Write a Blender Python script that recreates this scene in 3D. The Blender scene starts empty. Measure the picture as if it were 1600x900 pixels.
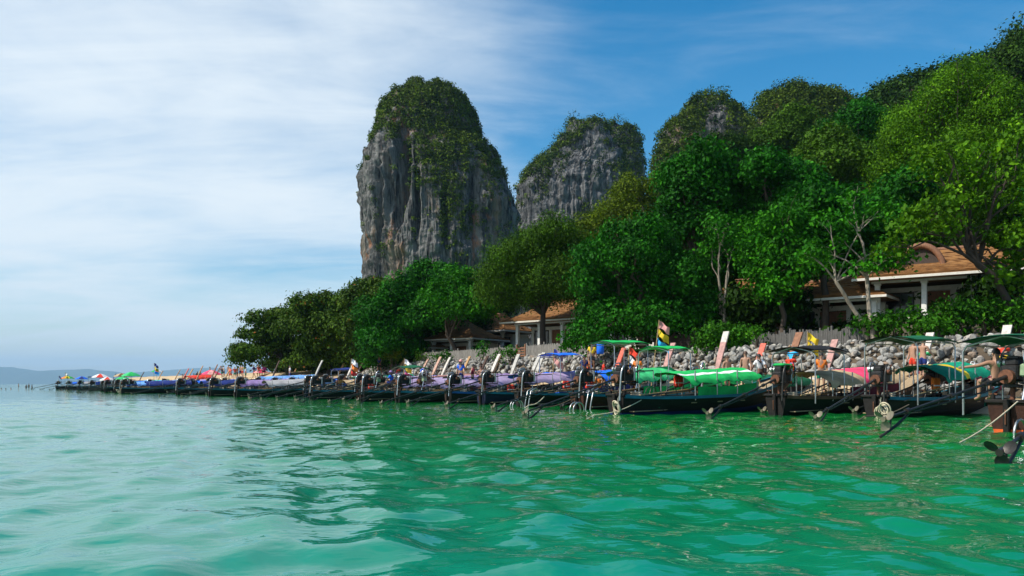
import bpy, bmesh, math, random
import numpy as np
from mathutils import Vector, Matrix

# ------------------------------------------------------------------ camera, sky, sun
SC = bpy.context.scene
COL = SC.collection
R = math.radians
F = 1256.0          # focal length in photo pixels (1600 wide)
H = 1.15            # eye height above the water

cam_d = bpy.data.cameras.new("camera")
cam = bpy.data.objects.new("camera", cam_d)
COL.objects.link(cam)
cam.location = (0, 0, H)
cam.rotation_euler = (R(90), 0, 0)
cam_d.sensor_width = 36.0
cam_d.lens = F / 1600 * 36.0
cam_d.shift_y = 150 / 1600
cam_d.clip_start = 0.1
cam_d.clip_end = 80000
SC.camera = cam

SUN_EL, SUN_AZ = R(48), R(252)      # azimuth clockwise from +Y: 258 = from the left
SKY_STRENGTH = 0.105
SUN_STRENGTH = 4.7
EXPOSURE = 0.35

world = bpy.data.worlds.new("World")
SC.world = world
world.use_nodes = True
SC.view_settings.view_transform = 'Standard'
SC.view_settings.look = 'None'
SC.view_settings.exposure = EXPOSURE
SC.view_settings.gamma = 1.0
SC.view_settings.use_curve_mapping = False
SC.cycles.max_bounces = 6
SC.cycles.diffuse_bounces = 2
SC.cycles.transparent_max_bounces = 6
SC.cycles.volume_bounces = 0
SC.cycles.use_denoising = True


def build_world():
    nt = world.node_tree
    N, L = nt.nodes, nt.links
    N.clear()
    out = N.new('ShaderNodeOutputWorld')
    bg = N.new('ShaderNodeBackground')
    bg.inputs['Strength'].default_value = SKY_STRENGTH
    sky = N.new('ShaderNodeTexSky')
    sky.sky_type = 'NISHITA'
    sky.sun_disc = False
    sky.sun_elevation = SUN_EL
    sky.sun_rotation = SUN_AZ
    sky.altitude = 0
    sky.air_density = 1.0
    sky.dust_density = 0.6
    sky.ozone_density = 1.2

    def math_(op, a, b=None, clamp=False):
        m = N.new('ShaderNodeMath')
        m.operation = op
        m.use_clamp = clamp
        for i, v in enumerate((a, b)):
            if v is None:
                continue
            if isinstance(v, (int, float)):
                m.inputs[i].default_value = v
            else:
                L.new(v, m.inputs[i])
        return m.outputs[0]

    tc = N.new('ShaderNodeTexCoord')
    sep = N.new('ShaderNodeSeparateXYZ')
    L.new(tc.outputs['Generated'], sep.inputs[0])
    x, y, z = sep.outputs
    zz = math_('ADD', math_('MAXIMUM', z, 0.0), 0.16)
    u = math_('DIVIDE', x, zz)
    v = math_('DIVIDE', y, zz)
    cmb = N.new('ShaderNodeCombineXYZ')
    L.new(u, cmb.inputs[0])
    L.new(v, cmb.inputs[1])
    mp = N.new('ShaderNodeMapping')
    mp.inputs['Rotation'].default_value = (0, 0, R(-28))
    mp.inputs['Scale'].default_value = (0.62, 0.95, 1)
    mp.inputs['Location'].default_value = (0.9, 0.35, 0)
    L.new(cmb.outputs[0], mp.inputs[0])
    n1 = N.new('ShaderNodeTexNoise')
    n1.inputs['Scale'].default_value = 1.1
    n1.inputs['Detail'].default_value = 9
    n1.inputs['Roughness'].default_value = 0.56
    n1.inputs['Distortion'].default_value = 0.55
    L.new(mp.outputs[0], n1.inputs['Vector'])
    mp2 = N.new('ShaderNodeMapping')
    mp2.inputs['Rotation'].default_value = (0, 0, R(-35))
    mp2.inputs['Scale'].default_value = (0.8, 2.2, 1)
    L.new(cmb.outputs[0], mp2.inputs[0])
    n2 = N.new('ShaderNodeTexNoise')
    n2.inputs['Scale'].default_value = 1.6
    n2.inputs['Detail'].default_value = 8
    n2.inputs['Roughness'].default_value = 0.6
    n2.inputs['Distortion'].default_value = 0.9
    L.new(mp2.outputs[0], n2.inputs['Vector'])
    # the sheet of thin cloud lies to the left and thins out to the right
    side = N.new('ShaderNodeMapRange')
    side.interpolation_type = 'SMOOTHSTEP'
    side.inputs['From Min'].default_value = -0.20
    side.inputs['From Max'].default_value = 0.22
    side.inputs['To Min'].default_value = 0.21
    side.inputs['To Max'].default_value = -0.085
    wob = math_('ADD', x, math_('MULTIPLY', math_('SUBTRACT', n1.outputs[0], 0.5), 0.35))
    L.new(wob, side.inputs['Value'])
    s = math_('ADD', math_('MULTIPLY', n1.outputs[0], 0.72), math_('MULTIPLY', n2.outputs[0], 0.28))
    s = math_('ADD', s, side.outputs[0])
    ramp = N.new('ShaderNodeMapRange')
    ramp.interpolation_type = 'SMOOTHSTEP'
    ramp.inputs['From Min'].default_value = 0.45
    ramp.inputs['From Max'].default_value = 0.86
    ramp.inputs['To Min'].default_value = 0.0
    ramp.inputs['To Max'].default_value = 0.93
    L.new(s, ramp.inputs['Value'])
    hs = N.new('ShaderNodeHueSaturation')
    hs.inputs['Hue'].default_value = 0.492
    hs.inputs['Saturation'].default_value = 1.55
    hs.inputs['Value'].default_value = 1.12
    L.new(sky.outputs[0], hs.inputs['Color'])
    mix = N.new('ShaderNodeMix')
    mix.data_type = 'RGBA'
    L.new(ramp.outputs[0], mix.inputs['Factor'])
    L.new(hs.outputs[0], mix.inputs[6])
    mix.inputs[7].default_value = (6.9, 7.5, 7.9, 1)
    L.new(mix.outputs[2], bg.inputs['Color'])
    L.new(bg.outputs[0], out.inputs['Surface'])


build_world()

sun_d = bpy.data.lights.new("sun", 'SUN')
sun = bpy.data.objects.new("sun", sun_d)
COL.objects.link(sun)
sun_d.energy = SUN_STRENGTH
sun_d.angle = R(0.5)
sun_d.color = (1.0, 0.94, 0.84)
to_sun = Vector((math.sin(SUN_AZ) * math.cos(SUN_EL), math.cos(SUN_AZ) * math.cos(SUN_EL), math.sin(SUN_EL)))
sun.rotation_euler = to_sun.to_track_quat('Z', 'Y').to_euler()


# ------------------------------------------------------------------ helpers
def P(px, py, d):
    """a point of the place from its bearing in the photograph and its distance"""
    return Vector(((px - 800) / F * d, d, H + (600 - py) / F * d))


_perm = np.random.RandomState(7).rand(64, 64, 64)


def vnoise(p):
    p = np.asarray(p, float)
    i = np.floor(p).astype(int)
    f = p - i
    f = f * f * (3 - 2 * f)
    a = i & 63
    b = (i + 1) & 63
    g = _perm
    x0, y0, z0 = a[..., 0], a[..., 1], a[..., 2]
    x1, y1, z1 = b[..., 0], b[..., 1], b[..., 2]
    fx, fy, fz = f[..., 0], f[..., 1], f[..., 2]
    c00 = g[x0, y0, z0] * (1 - fx) + g[x1, y0, z0] * fx
    c10 = g[x0, y1, z0] * (1 - fx) + g[x1, y1, z0] * fx
    c01 = g[x0, y0, z1] * (1 - fx) + g[x1, y0, z1] * fx
    c11 = g[x0, y1, z1] * (1 - fx) + g[x1, y1, z1] * fx
    return (c00 * (1 - fy) + c10 * fy) * (1 - fz) + (c01 * (1 - fy) + c11 * fy) * fz


def fbm(p, o=4):
    p = np.asarray(p, float)
    s, a, t = 0, 1.0, 0
    for k in range(o):
        s = s + a * vnoise(p * (2 ** k) + 11.3 * k)
        t += a
        a *= 0.5
    return s / t            # 0..1


def sstep(a, b, x):
    t = np.clip((np.asarray(x, float) - a) / (b - a), 0, 1)
    return t * t * (3 - 2 * t)


def np_mesh(name, v, q, mats=(), smooth=False, mi=None):
    me = bpy.data.meshes.new(name)
    v = np.ascontiguousarray(v, dtype=np.float32)
    q = np.ascontiguousarray(q, dtype=np.int32)
    n, k = q.shape
    me.vertices.add(len(v))
    me.vertices.foreach_set('co', v.ravel())
    me.loops.add(n * k)
    me.loops.foreach_set('vertex_index', q.ravel())
    me.polygons.add(n)
    me.polygons.foreach_set('loop_start', np.arange(0, n * k, k, dtype=np.int32))
    me.polygons.foreach_set('loop_total', np.full(n, k, dtype=np.int32))
    me.polygons.foreach_set('use_smooth', np.full(n, smooth, dtype=bool))
    if mi is not None:
        me.polygons.foreach_set('material_index', np.asarray(mi, dtype=np.int32))
    me.update(calc_edges=True)
    for m in mats:
        me.materials.append(m)
    return me


class MB:
    """collects shapes of one part"""

    def __init__(s):
        s.v, s.f, s.m, s.s = [], [], [], []

    def add(s, v, f, m=0, sm=False):
        o = len(s.v)
        s.v += [tuple(p) for p in v]
        for q in f:
            s.f.append([i + o for i in q])
            s.m.append(m)
            s.s.append(sm)

    def box(s, c, size, m=0, rz=0.0, ry=0.0, bev=0.0, taper=1.0):
        x, y, z = [k / 2 for k in size]
        rot = Matrix.Rotation(rz, 3, 'Z') @ Matrix.Rotation(ry, 3, 'Y')
        c = Vector(c)
        if bev <= 0:
            pts = [(sx * x * (taper if sz > 0 else 1), sy * y * (taper if sz > 0 else 1), sz * z) for sz in (-1, 1) for sy in (-1, 1) for sx in (-1, 1)]
            fs = [(0, 2, 3, 1), (4, 5, 7, 6), (0, 1, 5, 4), (2, 6, 7, 3), (0, 4, 6, 2), (1, 3, 7, 5)]
        else:
            b = min(bev, x * .9, y * .9, z * .9)
            pts, fs = [], []
            for zz, ins in ((-z, b), (-z + b, 0), (z - b, 0), (z, b)):
                X, Y = x - ins, y - ins
                for (a, e) in ((-X + b, -Y), (X - b, -Y), (X, -Y + b), (X, Y - b), (X - b, Y), (-X + b, Y), (-X, Y - b), (-X, -Y + b)):
                    pts.append((a, e, zz))
            for r in range(3):
                for k in range(8):
                    a = r * 8 + k
                    d = r * 8 + (k + 1) % 8
                    fs.append((a, d, d + 8, a + 8))
            fs.append(tuple(range(7, -1, -1)))
            fs.append(tuple(range(24, 32)))
        s.add([rot @ Vector(p) + c for p in pts], fs, m)

    def tube(s, pts, rad, n=6, m=0, cap=True, flat=1.0):
        pts = [Vector(p) for p in pts]
        k = len(pts)
        if not hasattr(rad, '__len__'):
            rad = [rad] * k
        vs, fs = [], []
        prev = None
        for i, p in enumerate(pts):
            t = (pts[min(i + 1, k - 1)] - pts[max(i - 1, 0)])
            if t.length < 1e-9:
                t = Vector((0, 0, 1))
            t.normalize()
            if prev is None:
                a = t.orthogonal().normalized()
            else:
                a = prev - t * prev.dot(t)
                a = a.normalized() if a.length > 1e-6 else t.orthogonal().normalized()
            prev = a
            b = t.cross(a)
            for j in range(n):
                w = 2 * math.pi * j / n
                vs.append(p + (a * math.cos(w) + b * math.sin(w) * flat) * rad[i])
        for i in range(k - 1):
            for j in range(n):
                a, b = i * n + j, i * n + (j + 1) % n
                fs.append((a, b, b + n, a + n))
        s.add(vs, fs, m, True)
        if cap:
            s.add(vs[:n], [tuple(range(n - 1, -1, -1))], m)
            s.add(vs[-n:], [tuple(range(n))], m)

    def grid(s, fn, nu, nv, m=0, sm=True, mfn=None):
        vs = [fn(i / nu, j / nv) for i in range(nu + 1) for j in range(nv + 1)]
        o = len(s.v)
        s.v += [tuple(p) for p in vs]
        for i in range(nu):
            for j in range(nv):
                a = o + i * (nv + 1) + j
                s.f.append([a, a + nv + 1, a + nv + 2, a + 1])
                s.m.append(mfn(i, j) if mfn else m)
                s.s.append(sm)

    def disc(s, c, axis, r, h, n=14, m=0, r2=None):
        c, axis = Vector(c), Vector(axis).normalized()
        s.tube([c - axis * h / 2, c + axis * h / 2], [r, r if r2 is None else r2], n, m)

    def ball(s, c, r, m=0, n=8, k=6):
        c = Vector(c)
        r = Vector(r) if hasattr(r, '__len__') else Vector((r, r, r))

        def fn(u, v):
            a, b = 2 * math.pi * u, math.pi * (v - .5)
            return c + Vector((r.x * math.cos(a) * math.cos(b), r.y * math.sin(a) * math.cos(b), r.z * math.sin(b)))
        s.grid(fn, n, k, m)

    def mesh(s, name, mats):
        me = bpy.data.meshes.new(name)
        me.from_pydata(s.v, [], s.f)
        me.polygons.foreach_set('material_index', s.m)
        me.polygons.foreach_set('use_smooth', s.s)
        for m in (mats if isinstance(mats, (list, tuple)) else [mats]):
            me.materials.append(m)
        me.update()
        return me

    def build(s, name, mats, parent=None, loc=(0, 0, 0), rot=(0, 0, 0)):
        return obj(name, s.mesh(name, mats), parent, loc, rot)


def obj(name, me, parent=None, loc=(0, 0, 0), rot=(0, 0, 0)):
    o = bpy.data.objects.new(name, me)
    COL.objects.link(o)
    o.location = loc
    o.rotation_euler = rot
    if parent:
        o.parent = parent
    return o


def tag(o, label=None, cat=None, group=None, kind=None):
    if label:
        o['label'] = label
    if cat:
        o['category'] = cat
    if group:
        o['group'] = group
    if kind:
        o['kind'] = kind
    return o


def thing(name, label, cat, loc=(0, 0, 0), rz=0.0, group=None):
    o = bpy.data.objects.new(name, None)
    COL.objects.link(o)
    o.empty_display_size = 0.3
    o.location = loc
    o.rotation_euler = (0, 0, rz)
    return tag(o, label, cat, group)


def copy_tree(o, parent=None):
    c = o.copy()
    COL.objects.link(c)
    if parent:
        c.parent = parent
    for ch in o.children:
        copy_tree(ch, c)
    return c


def setmat(o, slot, m):
    o.material_slots[slot].link = 'OBJECT'
    o.material_slots[slot].material = m


# ------------------------------------------------------------------ materials
def new_mat(name):
    m = bpy.data.materials.new(name)
    m.use_nodes = True
    nt = m.node_tree
    nt.nodes.clear()
    out = nt.nodes.new('ShaderNodeOutputMaterial')
    b = nt.nodes.new('ShaderNodeBsdfPrincipled')
    nt.links.new(b.outputs[0], out.inputs['Surface'])
    return m, nt.nodes, nt.links, b, out


def simple(name, col, rough=0.6, metal=0.0, var=0.25, scale=6.0, bump=0.15, spec=0.5, stretch=(1, 1, 1), dirt=None):
    """a plain coat with grain, wear and fine relief"""
    m, N, L, b, out = new_mat(name)
    tc = N.new('ShaderNodeTexCoord')
    mp = N.new('ShaderNodeMapping')
    mp.inputs['Scale'].default_value = stretch
    L.new(tc.outputs['Object'], mp.inputs[0])
    n = N.new('ShaderNodeTexNoise')
    n.inputs['Scale'].default_value = scale
    n.inputs['Detail'].default_value = 7
    n.inputs['Roughness'].default_value = 0.65
    L.new(mp.outputs[0], n.inputs['Vector'])
    cr = N.new('ShaderNodeValToRGB')
    lo = [c * (1 - var) for c in col] if dirt is None else list(dirt)
    hi = [min(1, c * (1 + var)) for c in col]
    cr.color_ramp.elements[0].position = 0.3
    cr.color_ramp.elements[0].color = (*lo, 1)
    cr.color_ramp.elements[1].position = 0.68
    cr.color_ramp.elements[1].color = (*hi, 1)
    L.new(n.outputs[0], cr.inputs[0])
    L.new(cr.outputs[0], b.inputs['Base Color'])
    b.inputs['Roughness'].default_value = rough
    b.inputs['Metallic'].default_value = metal
    b.inputs['Specular IOR Level'].default_value = spec
    if bump:
        bp = N.new('ShaderNodeBump')
        bp.inputs['Strength'].default_value = bump
        bp.inputs['Distance'].default_value = 0.05
        L.new(n.outputs[0], bp.inputs['Height'])
        L.new(bp.outputs[0], b.inputs['Normal'])
    return m


def leaf_mat(name, stops, trans_=0.3, rough=0.5, spec=0.35):
    m, N, L, b, out = new_mat(name)
    g = N.new('ShaderNodeNewGeometry')
    cr = N.new('ShaderNodeValToRGB')
    e = cr.color_ramp.elements
    while len(e) < len(stops):
        e.new(0.5)
    for k, (p, c) in enumerate(stops):
        e[k].position = p
        e[k].color = (*c, 1)
    for k in range(len(stops)):
        if k < len(stops) - 1 or len(stops) > 3:
            e[k].color = (*[c * (.62 if k == 0 else .8) for c in stops[k][1]], 1)  # lower tones darkened; in three-tone ramps the top stays bright for sunlit leaves
    at = N.new('ShaderNodeAttribute')
    at.attribute_name = 'tuft'
    tm_ = N.new('ShaderNodeMath')
    tm_.operation = 'MULTIPLY'
    tm_.inputs[1].default_value = .6
    L.new(at.outputs['Fac'], tm_.inputs[0])
    ta = N.new('ShaderNodeMath')
    ta.operation = 'MULTIPLY_ADD'
    ta.inputs[1].default_value = .4
    L.new(g.outputs['Random Per Island'], ta.inputs[0])
    L.new(tm_.outputs[0], ta.inputs[2])
    L.new(ta.outputs[0], cr.inputs[0])
    # clumps of older and younger growth
    tc = N.new('ShaderNodeTexCoord')
    n = N.new('ShaderNodeTexNoise')
    n.inputs['Scale'].default_value = 0.45
    n.inputs['Detail'].default_value = 2
    L.new(tc.outputs['Object'], n.inputs['Vector'])
    mr = N.new('ShaderNodeMapRange')
    mr.inputs['From Min'].default_value = 0.3
    mr.inputs['From Max'].default_value = 0.7
    mr.inputs['To Min'].default_value = 0.65
    mr.inputs['To Max'].default_value = 1.35
    L.new(n.outputs[0], mr.inputs['Value'])
    mul = N.new('ShaderNodeVectorMath')
    mul.operation = 'SCALE'
    L.new(cr.outputs[0], mul.inputs[0])
    L.new(mr.outputs[0], mul.inputs['Scale'])
    L.new(mul.outputs[0], b.inputs['Base Color'])
    b.inputs['Roughness'].default_value = rough
    b.inputs['Specular IOR Level'].default_value = spec
    t = N.new('ShaderNodeBsdfTranslucent')
    tm = N.new('ShaderNodeVectorMath')
    tm.operation = 'MULTIPLY'
    tm.inputs[1].default_value = (1.3, 1.5, 0.5)
    L.new(mul.outputs[0], tm.inputs[0])
    L.new(tm.outputs[0], t.inputs['Color'])
    mx = N.new('ShaderNodeMixShader')
    mx.inputs[0].default_value = trans_ * .45
    L.new(b.outputs[0], mx.inputs[1])
    L.new(t.outputs[0], mx.inputs[2])
    L.new(mx.outputs[0], out.inputs['Surface'])
    return m


def greens(lo, mid, hi):
    return [(0.0, lo), (0.55, mid), (1.0, hi)]


LEAF = {
    'almond': leaf_mat('almond_leaf', [(0.0, (.020, .050, .004)), (0.5, (.045, .100, .006)), (0.9, (.090, .16, .008)), (0.955, (.22, .06, .008))], 0.25, spec=.08, rough=.6),
    'dense': leaf_mat('dense_leaf', greens((.006, .052, .002), (.014, .110, .004), (.034, .19, .006)), 0.28, spec=.08, rough=.6),
    'bright': leaf_mat('bright_leaf', greens((.010, .080, .002), (.024, .155, .004), (.060, .26, .006)), 0.3, spec=.08, rough=.6),
    'olive': leaf_mat('olive_leaf', greens((.022, .062, .003), (.045, .115, .005), (.080, .175, .007)), 0.3, spec=.08, rough=.6),
    'yellow': leaf_mat('yellow_leaf', greens((.050, .085, .004), (.095, .15, .006), (.15, .21, .010)), 0.3, spec=.08, rough=.6),
    'lime': leaf_mat('lime_leaf', greens((.030, .10, .002), (.070, .19, .004), (.14, .30, .006)), 0.35, spec=.08, rough=.6),
    'dark': leaf_mat('dark_leaf', greens((.008, .030, .003), (.020, .058, .004), (.045, .100, .006)), 0.2, spec=.08, rough=.6),  # also stands in for the shade deep in the wood
    'jungle': leaf_mat('jungle_leaf', greens((.030, .058, .004), (.066, .115, .006), (.13, .19, .010)), 0.2, spec=.08, rough=.6),
    'shrub': leaf_mat('shrub_leaf', greens((.012, .075, .003), (.032, .145, .005), (.075, .23, .008)), 0.3, spec=.08, rough=.6),
}
BARK = simple('brown_bark', (.085, .06, .042), 0.9, var=.45, scale=9, bump=.5, stretch=(1, 1, .25))
BARK_PALE = simple('pale_bark', (.26, .22, .17), 0.85, var=.4, scale=7, bump=.4, stretch=(1, 1, .3))
BARK_DARK = simple('dark_bark', (.05, .036, .026), 0.9, var=.4, scale=9, bump=.5, stretch=(1, 1, .25))


def rock_mat(name, light, dark, streak=1.0, tint=True):
    m, N, L, b, out = new_mat(name)
    tc = N.new('ShaderNodeTexCoord')

    def noise(scale, stretch, detail=7, rough=.62, dist=0.0):
        mp = N.new('ShaderNodeMapping')
        mp.inputs['Scale'].default_value = stretch
        L.new(tc.outputs['Object'], mp.inputs[0])
        n = N.new('ShaderNodeTexNoise')
        n.inputs['Scale'].default_value = scale
        n.inputs['Detail'].default_value = detail
        n.inputs['Roughness'].default_value = rough
        n.inputs['Distortion'].default_value = dist
        L.new(mp.outputs[0], n.inputs['Vector'])
        return n.outputs[0]

    a = noise(0.55, (1, 1, .10), 8, .72, .4)
    c = noise(1.1, (1, 1, .30), 7, .68, .3)
    d = noise(0.085, (1, 1, .55), 4, .55)
    cr = N.new('ShaderNodeValToRGB')
    e = cr.color_ramp.elements
    e[0].position, e[0].color = .41, (*dark, 1)
    e[1].position, e[1].color = .60, (*light, 1)
    mid = e.new(.50)
    mid.color = (*[(p * .45 + q * .55) for p, q in zip(light, dark)], 1)
    am = N.new('ShaderNodeMath')
    am.operation = 'MULTIPLY_ADD'
    L.new(c, am.inputs[0])
    am.inputs[1].default_value = .35
    sc = N.new('ShaderNodeMath')
    sc.operation = 'MULTIPLY'
    L.new(a, sc.inputs[0])
    sc.inputs[1].default_value = .65
    L.new(sc.outputs[0], am.inputs[2])
    L.new(am.outputs[0], cr.inputs[0])
    col = cr.outputs[0]
    if tint:
        o = noise(.11, (1, 1, .5), 5, .65, .4)
        rr = N.new('ShaderNodeMapRange')
        rr.inputs['From Min'].default_value = .57
        rr.inputs['From Max'].default_value = .66
        rr.inputs['To Max'].default_value = .75
        L.new(o, rr.inputs['Value'])
        mx = N.new('ShaderNodeMix')
        mx.data_type = 'RGBA'
        L.new(rr.outputs[0], mx.inputs['Factor'])
        L.new(col, mx.inputs[6])
        mx.inputs[7].default_value = (.33, .13, .055, 1)
        rr2 = N.new('ShaderNodeMapRange')
        rr2.inputs['From Min'].default_value = .54
        rr2.inputs['From Max'].default_value = .70
        rr2.inputs['To Max'].default_value = .6
        L.new(d, rr2.inputs['Value'])
        mx2 = N.new('ShaderNodeMix')
        mx2.data_type = 'RGBA'
        L.new(rr2.outputs[0], mx2.inputs['Factor'])
        L.new(mx.outputs[2], mx2.inputs[6])
        mx2.inputs[7].default_value = (.30, .215, .14, 1)
        col = mx2.outputs[2]
    L.new(col, b.inputs['Base Color'])
    b.inputs['Roughness'].default_value = .9
    b.inputs['Specular IOR Level'].default_value = .2
    bp = N.new('ShaderNodeBump')
    bp.inputs['Strength'].default_value = .9
    bp.inputs['Distance'].default_value = 1.2
    L.new(am.outputs[0], bp.inputs['Height'])
    L.new(bp.outputs[0], b.inputs['Normal'])
    return m


LIMESTONE = rock_mat('limestone', (.205, .20, .19), (.010, .011, .013))
LIMESTONE_PALE = rock_mat('pale_limestone', (.22, .22, .22), (.016, .018, .021), tint=False)


def stone_mat():
    m, N, L, b, out = new_mat('boulder_stone')
    oi = N.new('ShaderNodeObjectInfo')
    g = N.new('ShaderNodeNewGeometry')
    ad = N.new('ShaderNodeMath')
    ad.operation = 'ADD'
    L.new(oi.outputs['Random'], ad.inputs[0])
    L.new(g.outputs['Random Per Island'], ad.inputs[1])
    fr = N.new('ShaderNodeMath')
    fr.operation = 'FRACT'
    L.new(ad.outputs[0], fr.inputs[0])
    cr = N.new('ShaderNodeValToRGB')
    e = cr.color_ramp.elements
    cols = [(0, (.15, .14, .13)), (.3, (.29, .285, .265)), (.55, (.38, .37, .345)), (.75, (.29, .26, .20)), (.9, (.52, .515, .49)), (1, (.29, .20, .13))]
    while len(e) < len(cols):
        e.new(.5)
    for k, (p, c) in enumerate(cols):
        e[k].position, e[k].color = p, (*c, 1)
    L.new(fr.outputs[0], cr.inputs[0])
    tc = N.new('ShaderNodeTexCoord')
    n = N.new('ShaderNodeTexNoise')
    n.inputs['Scale'].default_value = 3.5
    n.inputs['Detail'].default_value = 7
    n.inputs['Roughness'].default_value = .7
    L.new(tc.outputs['Object'], n.inputs['Vector'])
    mr = N.new('ShaderNodeMapRange')
    mr.inputs['From Min'].default_value = .3
    mr.inputs['From Max'].default_value = .7
    mr.inputs['To Min'].default_value = .6
    mr.inputs['To Max'].default_value = 1.25
    L.new(n.outputs[0], mr.inputs['Value'])
    mul = N.new('ShaderNodeVectorMath')
    mul.operation = 'SCALE'
    L.new(cr.outputs[0], mul.inputs[0])
    L.new(mr.outputs[0], mul.inputs['Scale'])
    L.new(mul.outputs[0], b.inputs['Base Color'])
    b.inputs['Roughness'].default_value = .9
    bp = N.new('ShaderNodeBump')
    bp.inputs['Strength'].default_value = .6
    bp.inputs['Distance'].default_value = .08
    L.new(n.outputs[0], bp.inputs['Height'])
    L.new(bp.outputs[0], b.inputs['Normal'])
    return m


STONE = stone_mat()
SAND = simple('beach_sand', (.50, .40, .26), .95, var=.2, scale=1.3, bump=.35)
SOIL = simple('forest_soil', (.075, .055, .035), .95, var=.4, scale=.8, bump=.4)


def land_mat():
    """sand low down near the water, dark leaf litter on the terrace and the hill"""
    m, N, L, b, out = new_mat('shore_ground')
    at = N.new('ShaderNodeAttribute')
    at.attribute_name = 'sand'
    tc = N.new('ShaderNodeTexCoord')
    n = N.new('ShaderNodeTexNoise')
    n.inputs['Scale'].default_value = .9
    n.inputs['Detail'].default_value = 8
    L.new(tc.outputs['Object'], n.inputs['Vector'])
    a = N.new('ShaderNodeValToRGB')
    a.color_ramp.elements[0].position, a.color_ramp.elements[0].color = .3, (.38, .27, .15, 1)
    a.color_ramp.elements[1].position, a.color_ramp.elements[1].color = .7, (.52, .39, .23, 1)
    L.new(n.outputs[0], a.inputs[0])
    c = N.new('ShaderNodeValToRGB')
    c.color_ramp.elements[0].position, c.color_ramp.elements[0].color = .3, (.035, .03, .018, 1)
    c.color_ramp.elements[1].position, c.color_ramp.elements[1].color = .7, (.09, .075, .045, 1)
    L.new(n.outputs[0], c.inputs[0])
    mx = N.new('ShaderNodeMix')
    mx.data_type = 'RGBA'
    L.new(at.outputs['Fac'], mx.inputs['Factor'])
    L.new(c.outputs[0], mx.inputs[6])
    L.new(a.outputs[0], mx.inputs[7])
    L.new(mx.outputs[2], b.inputs['Base Color'])
    b.inputs['Roughness'].default_value = .95
    bp = N.new('ShaderNodeBump')
    bp.inputs['Strength'].default_value = .4
    bp.inputs['Distance'].default_value = .06
    L.new(n.outputs[0], bp.inputs['Height'])
    L.new(bp.outputs[0], b.inputs['Normal'])
    return m


def water_mat():
    m, N, L, b, out = new_mat('sea_water')
    tc = N.new('ShaderNodeTexCoord')
    sep = N.new('ShaderNodeSeparateXYZ')
    L.new(tc.outputs['Object'], sep.inputs[0])

    def noise(scale, stretch, detail, rough=.5, dist=0.0, rot=0.0):
        mp = N.new('ShaderNodeMapping')
        mp.inputs['Scale'].default_value = stretch
        mp.inputs['Rotation'].default_value = (0, 0, rot)
        L.new(tc.outputs['Object'], mp.inputs[0])
        n = N.new('ShaderNodeTexNoise')
        n.inputs['Scale'].default_value = scale
        n.inputs['Detail'].default_value = detail
        n.inputs['Roughness'].default_value = rough
        n.inputs['Distortion'].default_value = dist
        L.new(mp.outputs[0], n.inputs['Vector'])
        return n.outputs[0]

    # depth: shallow green over sand near the beach, deeper teal offshore; tree and sky reflections partly tinted in
    dp = N.new('ShaderNodeVectorMath')
    dp.operation = 'DOT_PRODUCT'
    L.new(tc.outputs['Object'], dp.inputs[0])
    dp.inputs[1].default_value = (.81, .58, 0)
    w = noise(.10, (1, 1, 1), 4)
    ma = N.new('ShaderNodeMath')
    ma.operation = 'MULTIPLY_ADD'
    L.new(w, ma.inputs[0])
    ma.inputs[1].default_value = 8.0
    L.new(dp.outputs['Value'], ma.inputs[2])
    mr = N.new('ShaderNodeMapRange')
    mr.inputs['From Min'].default_value = 1.0
    mr.inputs['From Max'].default_value = 22.0
    L.new(ma.outputs[0], mr.inputs['Value'])
    cr = N.new('ShaderNodeValToRGB')
    e = cr.color_ramp.elements
    e[0].position, e[0].color = 0, (.002, .20, .165, 1)
    e[1].position, e[1].color = 1, (.004, .150, .026, 1)
    k = e.new(.45)
    k.color = (.002, .165, .066, 1)
    L.new(mr.outputs[0], cr.inputs[0])
    L.new(cr.outputs[0], b.inputs['Base Color'])
    b.inputs['Roughness'].default_value = .035
    b.inputs['IOR'].default_value = 1.333
    b.inputs['Specular IOR Level'].default_value = .5
    n1 = noise(1.15, (1, 1.25, 1), 3, .45, .3, .3)
    n2 = noise(4.2, (.8, 1.3, 1), 2, .5, .4, -.2)
    n3 = noise(.32, (1, 1.4, 1), 3, .5, .2, .1)
    b1 = N.new('ShaderNodeBump')
    b1.inputs['Strength'].default_value = 1
    b1.inputs['Distance'].default_value = .05
    L.new(n1, b1.inputs['Height'])
    b2 = N.new('ShaderNodeBump')
    b2.inputs['Strength'].default_value = 1
    b2.inputs['Distance'].default_value = .007
    L.new(n2, b2.inputs['Height'])
    L.new(b1.outputs[0], b2.inputs['Normal'])
    b3 = N.new('ShaderNodeBump')
    b3.inputs['Strength'].default_value = 1
    b3.inputs['Distance'].default_value = .07
    L.new(n3, b3.inputs['Height'])
    L.new(b2.outputs[0], b3.inputs['Normal'])
    L.new(b3.outputs[0], b.inputs['Normal'])
    return m


# ------------------------------------------------------------------ the lie of the land
SDIR = np.array([-.5812, .8137])      # along the shore, away from us
NDIR = np.array([.8137, .5812])       # inland
ORG = np.array([3.9, 30.0])


def ut(x, y):
    rx, ry = np.asarray(x) - ORG[0], np.asarray(y) - ORG[1]
    return rx * NDIR[0] + ry * NDIR[1], rx * SDIR[0] + ry * SDIR[1]


def xy(u, t):
    return ORG[0] + NDIR[0] * u + SDIR[0] * t, ORG[1] + NDIR[1] * u + SDIR[1] * t


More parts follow.
